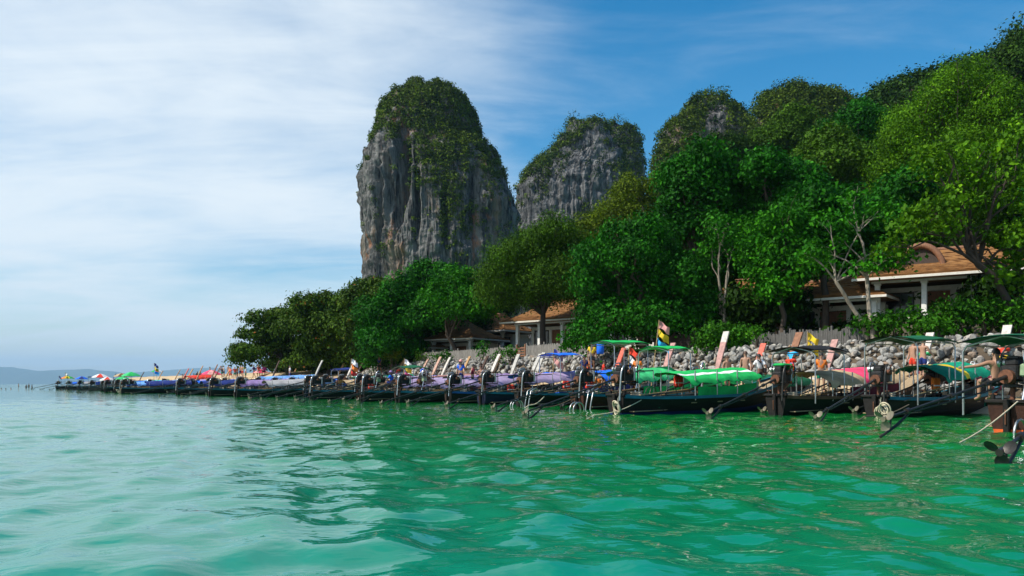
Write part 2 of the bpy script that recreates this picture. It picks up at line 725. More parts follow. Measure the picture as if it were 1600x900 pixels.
def ground(x, y):
    u, t = ut(x, y)
    lf = sstep(58, 80, t)
    us = 9 + 3.2 * sstep(3, -6, t)
    beach = np.where(u < us, (u - us) * .12, np.minimum((u - us) * (.23 + .15 * lf), 1.75 + .9 * lf + (u - 17) * .1))
    beach = np.maximum(beach, -1.5)
    right = sstep(62, 50, t)                                   # 1 where the terrace stands behind the stones
    terr = 3.18 * sstep(16.2, 18.9, u) + np.clip(u - 20, 0, 400) * .05 + 2.0 * sstep(23, 30, u) * sstep(22, 8, t)
    terr = terr + np.clip(u - 40, 0, 60) * .30 * sstep(60, 15, t)
    left = np.minimum(beach, 3.0) + np.clip(u - 22, 0, 40) * .03
    z = np.where(u > 16.2, np.maximum(beach * (1 - sstep(16.2, 18.9, u)), terr) * right + left * (1 - right), beach)
    spit = sstep(98, 130, t)                                   # the beach runs out into a low spit
    z2 = 3.3 * np.exp(-((u - 19) / 7.5) ** 2) - .5 - 2.0 * sstep(190, 230, t)
    return z * (1 - spit) + z2 * spit


def gz(x, y):
    return float(ground(np.array(x), np.array(y)))


def build_land():
    us = np.concatenate([np.linspace(-2, 30, 60), np.linspace(31, 120, 40)])
    ts = np.linspace(-60, 240, 200)
    U, T = np.meshgrid(us, ts, indexing='ij')
    X, Y = xy(U, T)
    Z = ground(X, Y) + (fbm(np.stack([X * .5, Y * .5, X * 0], -1), 4) - .5) * .25
    v = np.stack([X, Y, Z], -1).reshape(-1, 3)
    nu, nt_ = U.shape
    i = np.arange(nu - 1)[:, None] * nt_ + np.arange(nt_ - 1)[None]
    q = np.stack([i, i + nt_, i + nt_ + 1, i + 1], -1).reshape(-1, 4)
    me = np_mesh('land', v, q, [land_mat()], True)
    a = me.attributes.new('sand', 'FLOAT', 'POINT')
    right = sstep(62, 50, T)
    s = 1 - sstep(15.8, 17.2, U) * right - (1 - right) * sstep(23, 27, U) * sstep(125, 105, T)
    a.data.foreach_set('value', np.clip(s, 0, 1).astype(np.float32).ravel())
    tag(obj('land', me), kind='structure')


def build_water():
    rng = np.random.RandomState(5)
    # one sheet, finer near the viewer and coarser far off
    ys = [-60, -30, -12, -4, 0, 1.5]
    y = 2.6
    while y < 70:
        ys.append(y)
        y += max(.028, .0105 * y)
    while y < 22000:
        ys.append(y)
        y *= 1.12
    ys.append(22000)
    ys = np.array(ys)
    a = np.linspace(-1, 1, 420)
    a = np.concatenate([[-20, -6, -2.2, -1.5], np.where(True, a * .92, a), [1.5, 2.2, 6, 20]])
    half = np.maximum(np.abs(ys) + 4, 14)
    X = a[None, :] * half[:, None]
    Y = np.repeat(ys[:, None], len(a), 1)
    X = np.clip(X, -34000, 34000)
    Z = np.zeros_like(X)
    for k in range(46):
        lam = .42 * (1.115 ** k) if k < 26 else .5 * (1.09 ** (k - 20))
        if lam > 7:
            lam = rng.uniform(.6, 3.0)
        th = rng.normal(R(205), .75)
        kx, ky = math.cos(th) * 2 * math.pi / lam, math.sin(th) * 2 * math.pi / lam
        amp = .0042 * lam ** .82 * rng.uniform(.6, 1.3) * (1.35 if lam < .9 else 1 if lam < 1.6 else .42)
        ph = rng.uniform(0, 6.28)
        fade = sstep(90, 25, Y) * sstep(lam * 70 + 6, lam * 25 + 3, np.hypot(X, Y))
        Z += amp * np.sin(kx * X + ky * Y + ph + 1.2 * np.sin(.11 * X + .17 * Y + k)) * fade
    gust = .55 + .9 * fbm(np.stack([X * .16, Y * .16, X * 0 + 3], -1), 3)
    Z *= gust
    v = np.stack([X, Y, Z], -1).reshape(-1, 3)
    nv, na = X.shape
    i = np.arange(nv - 1)[:, None] * na + np.arange(na - 1)[None]
    q = np.stack([i, i + 1, i + na + 1, i + na], -1).reshape(-1, 4)
    tag(obj('water', np_mesh('water', v, q, [water_mat()], True)), kind='structure')


build_land()
build_water()


# ------------------------------------------------------------------ foliage
def leaf_cards(c, out, L, W, rng, up=.5, wild=.8, droop=.15):
    """one small folded-down leaf face per centre"""
    n = len(c)
    nr = out + np.array([0, 0, up]) + rng.normal(0, wild, (n, 3))
    nr /= np.linalg.norm(nr, axis=1, keepdims=True) + 1e-9
    t = np.cross(nr, rng.normal(0, 1, (n, 3)))
    t /= np.linalg.norm(t, axis=1, keepdims=True) + 1e-9
    b = np.cross(nr, t)
    s = rng.uniform(.5, 1.45, (n, 1))
    a0 = c - t * L * s * .5
    a2 = c + t * L * s * .5 - np.array([0, 0, 1.]) * droop * L
    a1 = c + b * W * s * .5 + nr * W * .12
    a3 = c - b * W * s * .5 + nr * W * .12
    v = np.stack([a0, a1, a2, a3], 1).reshape(-1, 3)
    q = np.arange(4 * n).reshape(-1, 4)
    return v, q


def foliage_mesh(name, v, q, m, per, rng):
    """leaf faces; each tuft of leaves has a random tint, putting light and dark clumps into the colour"""
    me = np_mesh(name, v, q, [m])
    n = len(q)
    a = me.attributes.new('tuft', 'FLOAT', 'FACE')
    a.data.foreach_set('value', np.repeat(rng.rand(n // per + 1), per)[:n].astype(np.float32))
    return me


def blob_leaves(blobs, rng, dens=5.0, per=9, tuft=.45, flat=.75, shell=(.62, 1.06)):
    """centres and outward directions of leaves gathered in tufts over lumpy blobs"""
    cs, os_ = [], []
    for (c, r) in blobs:
        c, r = np.array(c), np.array(r)
        area = 4 * math.pi * ((r[0] * r[1]) ** 1.6 + (r[0] * r[2]) ** 1.6 + (r[1] * r[2]) ** 1.6) ** .625 / 3 ** .625
        n = max(8, int(area * dens))
        d = rng.normal(0, 1, (n, 3))
        d /= np.linalg.norm(d, axis=1, keepdims=True)
        d = d[(d[:, 2] > -.75)]
        n = len(d)
        lump = fbm(d * 2.0 + c * .37 + 20, 3)
        rad = (shell[0] + (shell[1] - shell[0]) * rng.rand(n) ** .55) * (.40 + 1.10 * lump)
        far = rng.rand(n) < .07
        rad = np.where(far, rad * rng.uniform(1.03, 1.2, n), rad)
        keep = lump > .36
        d, rad = d[keep], rad[keep]
        tc = c + d * r * rad[:, None]
        m = len(tc)
        ts = tuft * rng.uniform(.6, 1.4, (m, 1, 1))
        off = rng.normal(0, 1, (m, per, 3)) * ts * np.array([1, 1, flat])
        off[:, :, 2] -= .25 * (off[:, :, 0] ** 2 + off[:, :, 1] ** 2) / ts[:, :, 0]     # tips hang
        p = (tc[:, None, :] + off).reshape(-1, 3)
        o = np.repeat(d, per, 0) * .8 + off.reshape(-1, 3) / tuft * .45
        cs.append(p)
        os_.append(o)
    return np.concatenate(cs), np.concatenate(os_)


def limb(mb, a, b, r0, r1, rng, sag=.12, n=5, sides=6):
    a, b = Vector(a), Vector(b)
    L = (b - a).length
    pts, rad = [], []
    j = [Vector(rng.normal(0, 1, 3)) * L * sag * .35 for _ in range(n + 1)]
    for k in range(n + 1):
        f = k / n
        p = a.lerp(b, f) + j[k] * math.sin(math.pi * f) + Vector((0, 0, L * sag * math.sin(math.pi * f)))
        pts.append(p)
        rad.append(r0 + (r1 - r0) * f)
    mb.tube(pts, rad, sides)
    return pts


def tree(name, label, d, base_px, blobs_px, leaf, seed, L=.30, W=.17, dens=4.2, per=8, tuft=.42, bark=BARK, r0=.28, fork=.45,
         deep=1, depth=1.0, lean=(0, 0), flat=.75, base_z=None, up=.5, stems=1, group=None, limbs=True, squash=.85, droop=.15, base_d=None, cat='tree', top=None):
    """a tree of its own: trunk with limbs reaching into each leafy mass, crown of leaf faces"""
    rng = np.random.RandomState(seed)
    bd = base_d or d
    bx = (base_px - 800) / F * bd
    z0 = gz(bx, bd) if base_z is None else base_z
    base = Vector((bx, bd, z0 - .1))
    root = thing(name, label, cat, base, 0, group)
    blobs = []
    for e in blobs_px:
        px, py, rp = e[:3]
        ry = e[3] if len(e) > 3 else rp * squash
        c = P(px, py, d)
        rx, rz = rp / F * d, ry / F * d
        for k in range(deep + 1):
            off = rng.uniform(-.9, .9) * rx * depth if k == 0 else rng.uniform(-1.7, 1.7) * rx * depth
            jx, jz = (0, 0) if k == 0 else (rng.uniform(-.35, .35) * rx, rng.uniform(-.4, .15) * rz)
            blobs.append(((c.x + jx - base.x, c.y + off - base.y, c.z + jz - base.z), (rx, rx * .9, rz)))
    dens, per, tuft, L, W = dens * .55, int(per * 2.7), tuft * .84, L * .9, W * .9
    c, o = blob_leaves(blobs, rng, dens, per, tuft, flat)
    v, q = leaf_cards(c, o, L, W, rng, up, .8, droop)
    obj('crown', foliage_mesh('crown', v, q, LEAF[leaf], per, rng), root)
    mb = MB()
    cs = np.array([b[0] for b in blobs])
    mid = cs.mean(0)
    for s in range(stems):
        top0 = Vector((mid[0] * fork * 1.1 + lean[0] + (rng.uniform(-1, 1) if stems > 1 else 0), mid[1] * fork + (rng.uniform(-.6, .6) if stems > 1 else 0), mid[2] * fork + .3))
        if top:
            e = top[s % len(top)]
            q = P(e[0], e[1], d) - base
            top_ = Vector((q.x, q.y, q.z))
        else:
            top_ = top0
        st = Vector((rng.uniform(-.5, .5) * (stems > 1), rng.uniform(-.5, .5) * (stems > 1), 0))
        pts = limb(mb, st, top_, r0, r0 * .7, rng, .05, 5, 9)
        mb.tube([st + Vector((0, 0, -.2)), st + Vector((0, 0, .5))], [r0 * 1.5, r0 * .98], 9)
        for k, b in enumerate(blobs):
            if not limbs or k % stems != s:
                continue
            bp = Vector(b[0])
            st_ = pts[-1] if k % 2 == 0 else pts[-2]
            bl = limb(mb, st_, bp, r0 * .42, r0 * .08, rng, .12, 5, 6)
            for _ in range(3):
                e = bp + Vector(rng.normal(0, .55, 3)) * b[1][0]
                limb(mb, bl[rng.randint(2, 5)], e, r0 * .13, r0 * .03, rng, .12, 3, 4)
    mb.build('trunk', bark, root)
    return root


def bush(label, px, py, d, rp, ry, leaf, seed, n=5, L=.22, W=.12, group='shrubs along the top of the boulder bank', name='shrub', base_z=None, dens=7):
    rng = np.random.RandomState(seed)
    c = P(px, py, d)
    z0 = gz(c.x, c.y) if base_z is None else base_z
    root = thing(name, label, 'shrub', (c.x, c.y, z0), 0, group)
    rx, rz = rp / F * d, ry / F * d
    blobs = [((rng.uniform(-.6, .6) * rx, rng.uniform(-.5, .5) * rx, c.z - z0 + rng.uniform(-.35, .3) * rz), (rx * .6, rx * .6, rz * .7)) for _ in range(n)]
    cc, o = blob_leaves(blobs, rng, dens, 7, .25)
    v, q = leaf_cards(cc, o, L, W, rng)
    obj('foliage', foliage_mesh('foliage', v, q, LEAF[leaf], 7, rng), root)
    mb = MB()
    for b in blobs:
        limb(mb, (rng.uniform(-.15, .15), rng.uniform(-.15, .15), -.1), b[0], .05, .015, rng, .08, 3, 5)
    mb.build('stem', BARK, root)
    return root


# ------------------------------------------------------------------ limestone towers and hills
def rock_tower(name, outline, d, mat, seed, depth=.75, amp=1.0, flute=1.0, caves=(), nz=170, nth=260, power=.85, base=-2.0, dy=0):
    ol = [(o[0] + dy, o[1], o[2]) for o in sorted(outline)]
    ys = np.array([o[0] for o in ol], float)
    l = np.array([o[1] for o in ol], float)
    r = np.array([o[2] for o in ol], float)
    zs_top = H + (600 - ys[0]) / F * d
    z = np.linspace(base, zs_top, nz)
    py = 600 - (z - H) * F / d
    lx, rx = np.interp(py, ys, l), np.interp(py, ys, r)
    cx, hw = ((lx + rx) / 2 - 800) / F * d, (rx - lx) / 2 / F * d
    hw_ref = hw.max()
    th = np.linspace(0, 2 * math.pi, nth, endpoint=False)
    ct, st = np.cos(th), np.sin(th)
    ex = np.sign(ct) * np.abs(ct) ** power
    ey = np.sign(st) * np.abs(st) ** power
    Xu, Yu = ex[None] * hw[:, None], ey[None] * hw[:, None] * depth
    Zg = np.repeat(z[:, None], nth, 1)
    sc = hw[:, None] / hw_ref
    q3 = np.stack([Xu, Yu, Zg], -1)
    big = fbm(q3 / 16. + seed, 4) - .5
    fl = fbm(np.stack([Xu / 3.2, Yu / 3.2, Zg / 26. + seed], -1), 4)
    fl = np.abs(fl - .5) * 2
    f2 = fbm(np.stack([Xu / 1.25, Yu / 1.25, Zg / 11. + seed * 3], -1), 3)
    fl = fl * .72 + np.abs(f2 - .5) * 2 * .42
    led = fbm(np.stack([Xu / 6, Yu / 6, Zg / 3.2], -1), 4) - .5
    disp = amp * (big * 7.0 * np.minimum(1, sc + .25) - flute * (1 - fl) * 2.6 * np.minimum(1, sc) + led * 3.0) + flute * amp * 1.9
    for (cpx, cpy, sx, sy, dep) in caves:
        pxg = 800 + (cx[:, None] + Xu) * F / (d - hw[:, None] * depth * .6)
        pyg = 600 - (Zg - H) * F / (d - hw[:, None] * depth * .6)
        disp = disp - dep * np.exp(-(((pxg - cpx) / sx) ** 2) ** 1.5 - ((pyg - cpy) / sy) ** 2) * (ey < 0)[None]
    rr = np.hypot(Xu, Yu) + 1e-6
    X = cx[:, None] + Xu * (1 + disp / np.maximum(rr, 3))
    Y = d + Yu * (1 + disp / np.maximum(rr, 3)) 
    jag = (fbm(np.stack([Xu / 4.5, Yu / 4.5, Xu * 0 + seed], -1), 3) - .5) * 9 * amp * sstep(.80, .98, np.linspace(0, 1, nz))[:, None] * flute
    v = np.stack([X, Y, Zg + led * 1.2 * amp * (sc < .98) + jag], -1)
    vv = np.concatenate([v.reshape(-1, 3), [[cx[-1], d, v[-1, :, 2].mean() + .4]]])
    i = np.arange(nz - 1)[:, None] * nth + np.arange(nth)[None]
    j = np.arange(nz - 1)[:, None] * nth + (np.arange(nth)[None] + 1) % nth
    q = np.stack([i, j, j + nth, i + nth], -1).reshape(-1, 4)
    top = (nz - 1) * nth + np.arange(nth)
    capq = np.stack([top, np.roll(top, -1), np.full(nth, len(vv) - 1), np.full(nth, len(vv) - 1)], -1)
    me = np_mesh(name, vv, q, [mat], False)
    bm = bmesh.new()
    bm.from_mesh(me)
    bm.verts.ensure_lookup_table()
    for k in range(nth):
        bm.faces.new((bm.verts[top[k]], bm.verts[top[(k + 1) % nth]], bm.verts[len(vv) - 1]))
    bm.to_mesh(me)
    bm.free()
    o = tag(obj(name, me), kind='structure')
    # surface samples for the plants: point, outward direction, bearing in the photo
    dz = np.gradient(v, axis=0)
    dt = np.roll(v, -1, 1) - np.roll(v, 1, 1)
    nrm = np.cross(dt, dz)
    nrm /= np.linalg.norm(nrm, axis=-1, keepdims=True) + 1e-9
    area = np.linalg.norm(dt, axis=-1) * .5 * np.linalg.norm(dz, axis=-1)
    return o, v.reshape(-1, 3), nrm.reshape(-1, 3), area.ravel()


def jungle(name, v, n, area, mask, count, leaf, seed, rad=(1.4, 3.0), L=.95, W=.6, per=38, kind='stuff', lift=.25):
    """plants clinging to rock: one mass of leafy clumps"""
    rng = np.random.RandomState(seed)
    px = 800 + v[:, 0] / v[:, 1] * F
    py = 600 - (v[:, 2] - H) / v[:, 1] * F
    w = area * np.clip(mask(px, py, n, v), 0, 1) * (n[:, 1] < .35)
    w = w / w.sum()
    idx = rng.choice(len(v), count, p=w)
    r = rng.uniform(*rad, count)
    c = v[idx] + n[idx] * (r * lift)[:, None] * .6 + np.array([0, 0, 1.]) * (r * .5 * lift)[:, None]
    dd = rng.normal(0, 1, (count, per, 3))
    dd /= np.linalg.norm(dd, axis=-1, keepdims=True)
    p = c[:, None] + dd * (r[:, None, None] * rng.uniform(.45, 1.05, (count, per, 1))) * np.array([1, 1, .8])
    vv, q = leaf_cards(p.reshape(-1, 3), dd.reshape(-1, 3), L, W, rng, .6, .7)
    return tag(obj(name, foliage_mesh(name, vv, q, LEAF[leaf], per, rng)), kind=kind)


def build_cliffs():
    out1 = [(131, 655, 688), (135, 643, 698), (140, 632, 706), (150, 617, 722), (165, 605, 732), (180, 597, 739), (200, 592, 742), (213, 583, 745),
            (235, 573, 768), (262, 569, 783), (300, 566, 797), (330, 567, 803), (360, 567, 804), (400, 567, 806), (440, 566, 808), (600, 560, 815)]
    o, v, n, a = rock_tower('limestone_tower', out1, 300, LIMESTONE, 3.1, .8, 1.0, 1.25, nz=260, nth=560, dy=7,
                            caves=[(630, 268, 10, 36, 24), (622, 320, 9, 36, 9), (606, 300, 5, 60, 5), (655, 330, 5, 70, 4), (592, 350, 5, 60, 4), (700, 350, 6, 50, 4), (745, 330, 6, 60, 4), (590, 290, 5, 30, 4)])

    def m1(px, py, n, v):
        nz = fbm(v / 7., 3)
        edge = np.interp(px, [560, 585, 610, 640, 665, 700, 740, 760], [205, 205, 192, 214, 240, 262, 250, 262])
        top = sstep(edge + 14, edge - 14, py + (nz - .5) * 120) * (.45 + .55 * (nz > .40))
        stripe = np.exp(-((px - (688 + (py - 230) * .14)) / 34.) ** 2) * sstep(450, 240, py) * (nz > .46)
        right = .35 * sstep(735, 770, px) * sstep(310, 240, py) * (nz > .47)
        low = .25 * sstep(330, 420, py) * sstep(720, 770, px)
        spr = .10 * (nz > .58) * (n[:, 2] > -.1)
        return np.maximum.reduce([top, stripe * .8, right, low, spr]) * (py < 440)
    jungle('jungle_growth', v, n, a, m1, 2500, 'jungle', 21, (.9, 2.1), .70, .45, 34)

    crown_clumps(v, n, a, 41, 262, 45, rad=(.8, 1.7))

    out2 = [(187, 908, 922), (193, 902, 932), (203, 896, 942), (212, 890, 950), (225, 874, 960), (240, 856, 966), (255, 838, 970), (268, 822, 974), (290, 810, 980),
            (330, 807, 985), (360, 806, 990), (420, 800, 1000), (600, 790, 1010)]
    o, v, n, a = rock_tower('limestone_crag', out2, 352, LIMESTONE_PALE, 8.7, .55, 1.0, 1.5, nz=200, nth=420, dy=6)
    out2b = [(196, 966, 990), (200, 960, 996), (207, 957, 998), (216, 950, 998), (235, 946, 1000), (255, 940, 1003), (290, 930, 1008), (340, 920, 1012), (420, 910, 1020), (600, 900, 1030)]
    o2, v2, n2, a2 = rock_tower('limestone_crag', out2b, 372, LIMESTONE_PALE, 5.1, .6, .8, 1.3, nz=160, nth=300, dy=6)
    v, n, a = np.concatenate([v, v2]), np.concatenate([n, n2]), np.concatenate([a, a2])

    def m2(px, py, n, v):
        nz = fbm(v / 8., 3)
        diag = sstep(0, 18, (px - 815) * .62 - (270 - py) * 0 + 0) * 0
        ridge = np.exp(-((py - (262 - (px - 830) * .72)) / 16.) ** 2) * (px < 910)
        right = sstep(955, 978, px + (nz - .5) * 80) * sstep(345, 260, py) * (.3 + .7 * (nz > .47))
        tops = .8 * sstep(206, 196, py)
        left = np.exp(-((px - (850 - (py - 260) * .1)) / 14.) ** 2) * sstep(330, 260, py) * .9
        low = .5 * sstep(300, 340, py) * (nz > .45)
        return np.maximum.reduce([ridge, right * .95, tops, left, low, .06 * (nz > .58)]) * (py < 400)
    jungle('jungle_growth', v, n, a, m2, 1150, 'jungle', 22, (1.0, 2.6), .8, .5, 32, lift=.3)

    crown_clumps(v, n, a, 42, 300, 70, 'dark')

    out3 = [(138, 1106, 1112), (144, 1096, 1122), (154, 1080, 1132), (170, 1064, 1150), (186, 1050, 1164), (205, 1040, 1172), (230, 1032, 1178), (262, 1026, 1186),
            (320, 1018, 1195), (600, 1000, 1220)]
    o, v, n, a = rock_tower('limestone_crag', out3, 260, LIMESTONE, 14.2, .6, .8, 1.1, nz=150, nth=300, dy=10)

    def m3(px, py, n, v):
        nz = fbm(v / 6., 3)
        bare = np.exp(-((px - 1118) / 24.) ** 2 - ((py - 200) / 46.) ** 2)
        return np.clip(1.1 - 1.6 * bare, 0, 1) * (.6 + .4 * (nz > .4)) * (py < 320)
    jungle('jungle_growth', v, n, a, m3, 1600, 'jungle', 23, (1.0, 2.3), .7, .45, 32)

    crown_clumps(v, n, a, 43, 260, 55, 'dark', (1.2, 2.6))

    out4 = [(134, 1212, 1244), (142, 1202, 1285), (152, 1192, 1318), (166, 1187, 1332), (180, 1184, 1340), (205, 1180, 1352), (260, 1170, 1370), (320, 1150, 1400), (600, 1120, 1440)]
    o, v, n, a = rock_tower('limestone_crag', out4, 230, LIMESTONE, 19.9, .6, .8, .8, nz=100, nth=200, dy=18)
    jungle('jungle_growth', v, n, a, lambda px, py, n, v: (.5 + .5 * (fbm(v / 5., 3) > .42)) * (py < 320), 2300, 'jungle', 24, (1.0, 2.8), .65, .42, 34, lift=.6)

    crown_clumps(v, n, a, 44, 220, 60, 'dark', (1.4, 3.0))

    out5 = [(52, 1590, 1800), (75, 1572, 1900), (100, 1556, 1950), (130, 1500, 2000), (152, 1380, 2050), (168, 1368, 2050), (182, 1346, 2100), (215, 1300, 2150), (270, 1200, 2200),
            (330, 1100, 2300), (400, 1020, 2300), (480, 960, 2300), (600, 900, 2400)]
    o, v, n, a = rock_tower('forested_hill', out5, 175, SOIL, 27.5, .35, .7, .2, nz=110, nth=260, base=0)
    jungle('jungle_growth', v, n, a, lambda px, py, n, v: (px < 1750) & (py < 560), 4200, 'dark', 25, (1.3, 3.0), .75, .48, 34, lift=.8)


def crown_clumps(v, n, a, rng_seed, lim, count, leaf='jungle', rad=(1.6, 3.6)):
    """taller shrubs and small trees that break the skyline"""
    jungle('summit_trees', v, n, a, lambda px, py, nn, vv: (nn[:, 2] > .25) * (py < lim) * 1.0, count, leaf, rng_seed, rad, .62, .4, 60, lift=.7)


def build_far_hills():
    m = simple('far_hill_forest', (.05, .075, .035), .95, var=.3, scale=.002, bump=0)
    for (name, d, pts) in (('far_hill', 16000, [(-600, 577), (-420, 566), (-250, 570), (-120, 574), (-40, 571), (0, 572.5), (18, 573.5), (40, 577), (62, 579.8), (85, 577.5), (118, 577.5), (140, 576.5), (160, 579), (182, 581), (215, 586), (250, 591), (300, 597)]),
                           ('far_hill', 19000, [(150, 598), (190, 584), (240, 580), (290, 576), (330, 575), (362, 576), (420, 575), (480, 578), (560, 584), (620, 592), (700, 598)])):
        xs = np.array([p[0] for p in pts], float)
        yy = np.array([p[1] for p in pts], float)
        px = np.linspace(xs[0], xs[-1], 180)
        top = np.interp(px, xs, yy)
        hh = (600 - top) / F * d
        hh = hh * (1 + .10 * (fbm(np.stack([px / 22., px * 0, px * 0 + d], -1), 4) - .5))
        hh[0] = hh[-1] = -2
        prof = np.array([-1, -.75, -.5, -.25, 0, .3, .65, 1.0])
        X = np.repeat(((px - 800) / F * d)[:, None], 8, 1)
        Y = d + prof[None] * 1200 + np.zeros_like(X)
        sh = np.cos(prof * math.pi / 2) ** .9
        Z = hh[:, None] * sh[None] * (1 + .25 * (fbm(np.stack([X / 330., Y / 330., X * 0], -1), 3) - .5) * (np.abs(prof[None]) > .01)) - 2.5 * (sh[None] < .01)
        v = np.stack([X, Y, Z], -1).reshape(-1, 3)
        i = np.arange(179)[:, None] * 8 + np.arange(7)[None]
        q = np.stack([i, i + 8, i + 9, i + 1], -1).reshape(-1, 4)
        tag(obj(name, np_mesh(name, v, q, [m], True)), kind='structure')


build_cliffs()
build_far_hills()


# ------------------------------------------------------------------ boulder bank, fences, houses
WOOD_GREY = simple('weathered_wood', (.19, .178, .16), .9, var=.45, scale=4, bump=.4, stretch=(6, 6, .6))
WOOD_DARK_GREY = simple('dark_weathered_wood', (.10, .096, .09), .9, var=.45, scale=4, bump=.4, stretch=(6, 6, .6))  # darker grey version of the weathered wood, for the pickets
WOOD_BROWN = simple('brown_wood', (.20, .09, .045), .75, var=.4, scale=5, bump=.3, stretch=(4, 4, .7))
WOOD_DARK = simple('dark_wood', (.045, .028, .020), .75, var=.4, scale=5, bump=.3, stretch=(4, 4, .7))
PLASTER = simple('cream_plaster', (.66, .63, .56), .85, var=.12, scale=3, bump=.1)
WHITE_PAINT = simple('white_paint', (.76, .75, .71), .6, var=.1, scale=4, bump=.08)
PANE = simple('dark_window_glass', (.02, .022, .022), .08, var=.1, scale=1, bump=0)


def thatch_mat():
    m, N, L, b, out = new_mat('shingle_thatch')
    tc = N.new('ShaderNodeTexCoord')
    n = N.new('ShaderNodeTexNoise')
    n.inputs['Scale'].default_value = 2.2
    n.inputs['Detail'].default_value = 8
    n.inputs['Roughness'].default_value = .7
    L.new(tc.outputs['Object'], n.inputs['Vector'])
    cr = N.new('ShaderNodeValToRGB')
    e = cr.color_ramp.elements
    e[0].position, e[0].color = .3, (.16, .070, .022, 1)
    e[1].position, e[1].color = .7, (.36, .175, .050, 1)
    L.new(n.outputs[0], cr.inputs[0])
    L.new(cr.outputs[0], b.inputs['Base Color'])
    b.inputs['Roughness'].default_value = .9
    w = N.new('ShaderNodeTexWave')
    w.bands_direction = 'Z'
    w.inputs['Scale'].default_value = 3.2
    w.inputs['Distortion'].default_value = 2.5
    w.inputs['Detail'].default_value = 3
    L.new(tc.outputs['Object'], w.inputs['Vector'])
    bp = N.new('ShaderNodeBump')
    bp.inputs['Strength'].default_value = .7
    bp.inputs['Distance'].default_value = .06
    L.new(w.outputs[0], bp.inputs['Height'])
    L.new(bp.outputs[0], b.inputs['Normal'])
    return m


THATCH = thatch_mat()


def stone_meshes(n):
    res = []
    for k in range(n):
        rng = np.random.RandomState(100 + k)
        bm = bmesh.new()
        bmesh.ops.create_icosphere(bm, subdivisions=2, radius=1.0)
        sc = rng.uniform(.7, 1.15, 3) * np.array([1.1, .9, .78])
        cuts = rng.normal(0, 1, (11, 3))
        cuts /= np.linalg.norm(cuts, axis=1, keepdims=True)
        for vv in bm.verts:
            p = np.array(vv.co)
            for cc in cuts:
                dd = p @ cc
                if dd > .58:
                    p = p - cc * (dd - .58) * .96
            p = p * (1 + .22 * (fbm((p * 1.4 + k * 3.3)[None], 3)[0] - .5)) * sc
            vv.co = p
        me = bpy.data.meshes.new('stone')
        bm.to_mesh(me)
        bm.free()
        me.materials.append(STONE)
        res.append(me)
    return res


def build_bank():
    rng = np.random.RandomState(11)
    mb = MB()

    def surf(a, b):
        t = -32 + 92 * a
        u = 14.6 + 4.6 * b
        x, y = xy(u, t)
        z = .78 + 2.25 * float(sstep(0, .95, b)) - .35 * (1 if b < .05 else 0)
        return (x, y, z)
    mb.grid(surf, 60, 8)
    bank = mb.build('boulder_bank', SOIL)
    tag(bank, 'long bank of grey boulders between the moored boats and the wooden fence', 'stone bank')
    ms = stone_meshes(12)
    spots = []
    t = -24.0
    while t < 58:
        for k in range(15):
            b = (k + rng.uniform(-.45, .45)) / 14.0
            u = 14.4 + 4.9 * b
            tt = t + rng.uniform(-.3, .3)
            x, y = xy(u, tt)
            z = .88 + 2.35 * float(sstep(0, .95, b)) + rng.uniform(-.12, .16)
            s = rng.uniform(.14, .33) * (1.25 if rng.rand() < .13 else 1) * (1.18 if b < .35 else 1.0)
            spots.append((x, y, z, s))
        t += .33
    # the ones that show: in the frame and above the boats; the biggest 300 singly
    vis = []
    for q in spots:
        px = 800 + q[0] / q[1] * F
        py = 600 - (q[2] - H) / q[1] * F
        vis.append((q[3] / q[1] * (1 if -10 < px < 1615 and py < 592 else .2), q))
    vis.sort(key=lambda e: -e[0])
    for k, (w, (x, y, z, s)) in enumerate(vis[:300]):
        o = obj('stone', ms[k % 12], bank, (x, y, z), (rng.uniform(0, 6.3), rng.uniform(0, 6.3), rng.uniform(0, 6.3)))
        o.scale = (s, s * rng.uniform(.8, 1.15), s)
    base = [(np.array([v.co for v in m.vertices]), np.array([p.vertices for p in m.polygons])) for m in ms]
    vs, fs, off = [], [], 0
    for k, (w, (x, y, z, s)) in enumerate(vis[300:]):
        bv, bf = base[k % 12]
        rot = np.array(Matrix.Rotation(rng.uniform(0, 6.3), 3, rng.normal(0, 1, 3).tolist()))
        vs.append(bv @ rot.T * s + np.array([x, y, z]))
        fs.append(bf + off)
        off += len(bv)
    o = obj('small_stones', np_mesh('small_stones', np.concatenate(vs), np.concatenate(fs), [STONE]), bank)
    tag(o, kind='stuff')


def build_fence(label, t0, t1, u, h, seed, bay=2.3, m=WOOD_GREY, pointed=False):
    rng = np.random.RandomState(seed)
    n = max(1, int(round((t1 - t0) / bay)))
    x0, y0 = xy(u, t0)
    root = thing('wooden_fence', label, 'fence', (x0, y0, 0), math.atan2(SDIR[1], SDIR[0]))
    step = (t1 - t0) / n
    zb = [gz(*xy(u, t0 + k * step)) for k in range(n + 1)]
    for k in range(n + 1):
        mb = MB()
        mb.box((0, 0, h / 2 + .05), (.11, .11, h + .3), bev=.01)
        mb.build('post', m, root, (k * step, 0, zb[k]))
    for k in range(n):
        mb = MB()
        nb = int(step / .105)
        for i in range(nb):
            xx = (i + .5) * step / nb
            z = zb[k] + (zb[k + 1] - zb[k]) * (i + .5) / nb
            hh = h + rng.uniform(-.07, .06) * (2.2 if pointed else 1)
            mb.box((xx, .075 + rng.uniform(-.008, .008), z + hh / 2 - .15), (step / nb * rng.uniform(.72, .92), .022, hh + .3), ry=rng.uniform(-.012, .012))
        tag(mb.build('boards', m, root, (k * step, 0, 0)), kind='stuff')
        for zr in (.3, h - .25):
            mb = MB()
            a, b = Vector((0.06, 0, zb[k] + zr)), Vector((step - .06, 0, zb[k + 1] + zr))
            mb.tube([a, b], .045, 4)
            mb.build('rail', m, root, (k * step, .035, 0))
    return root


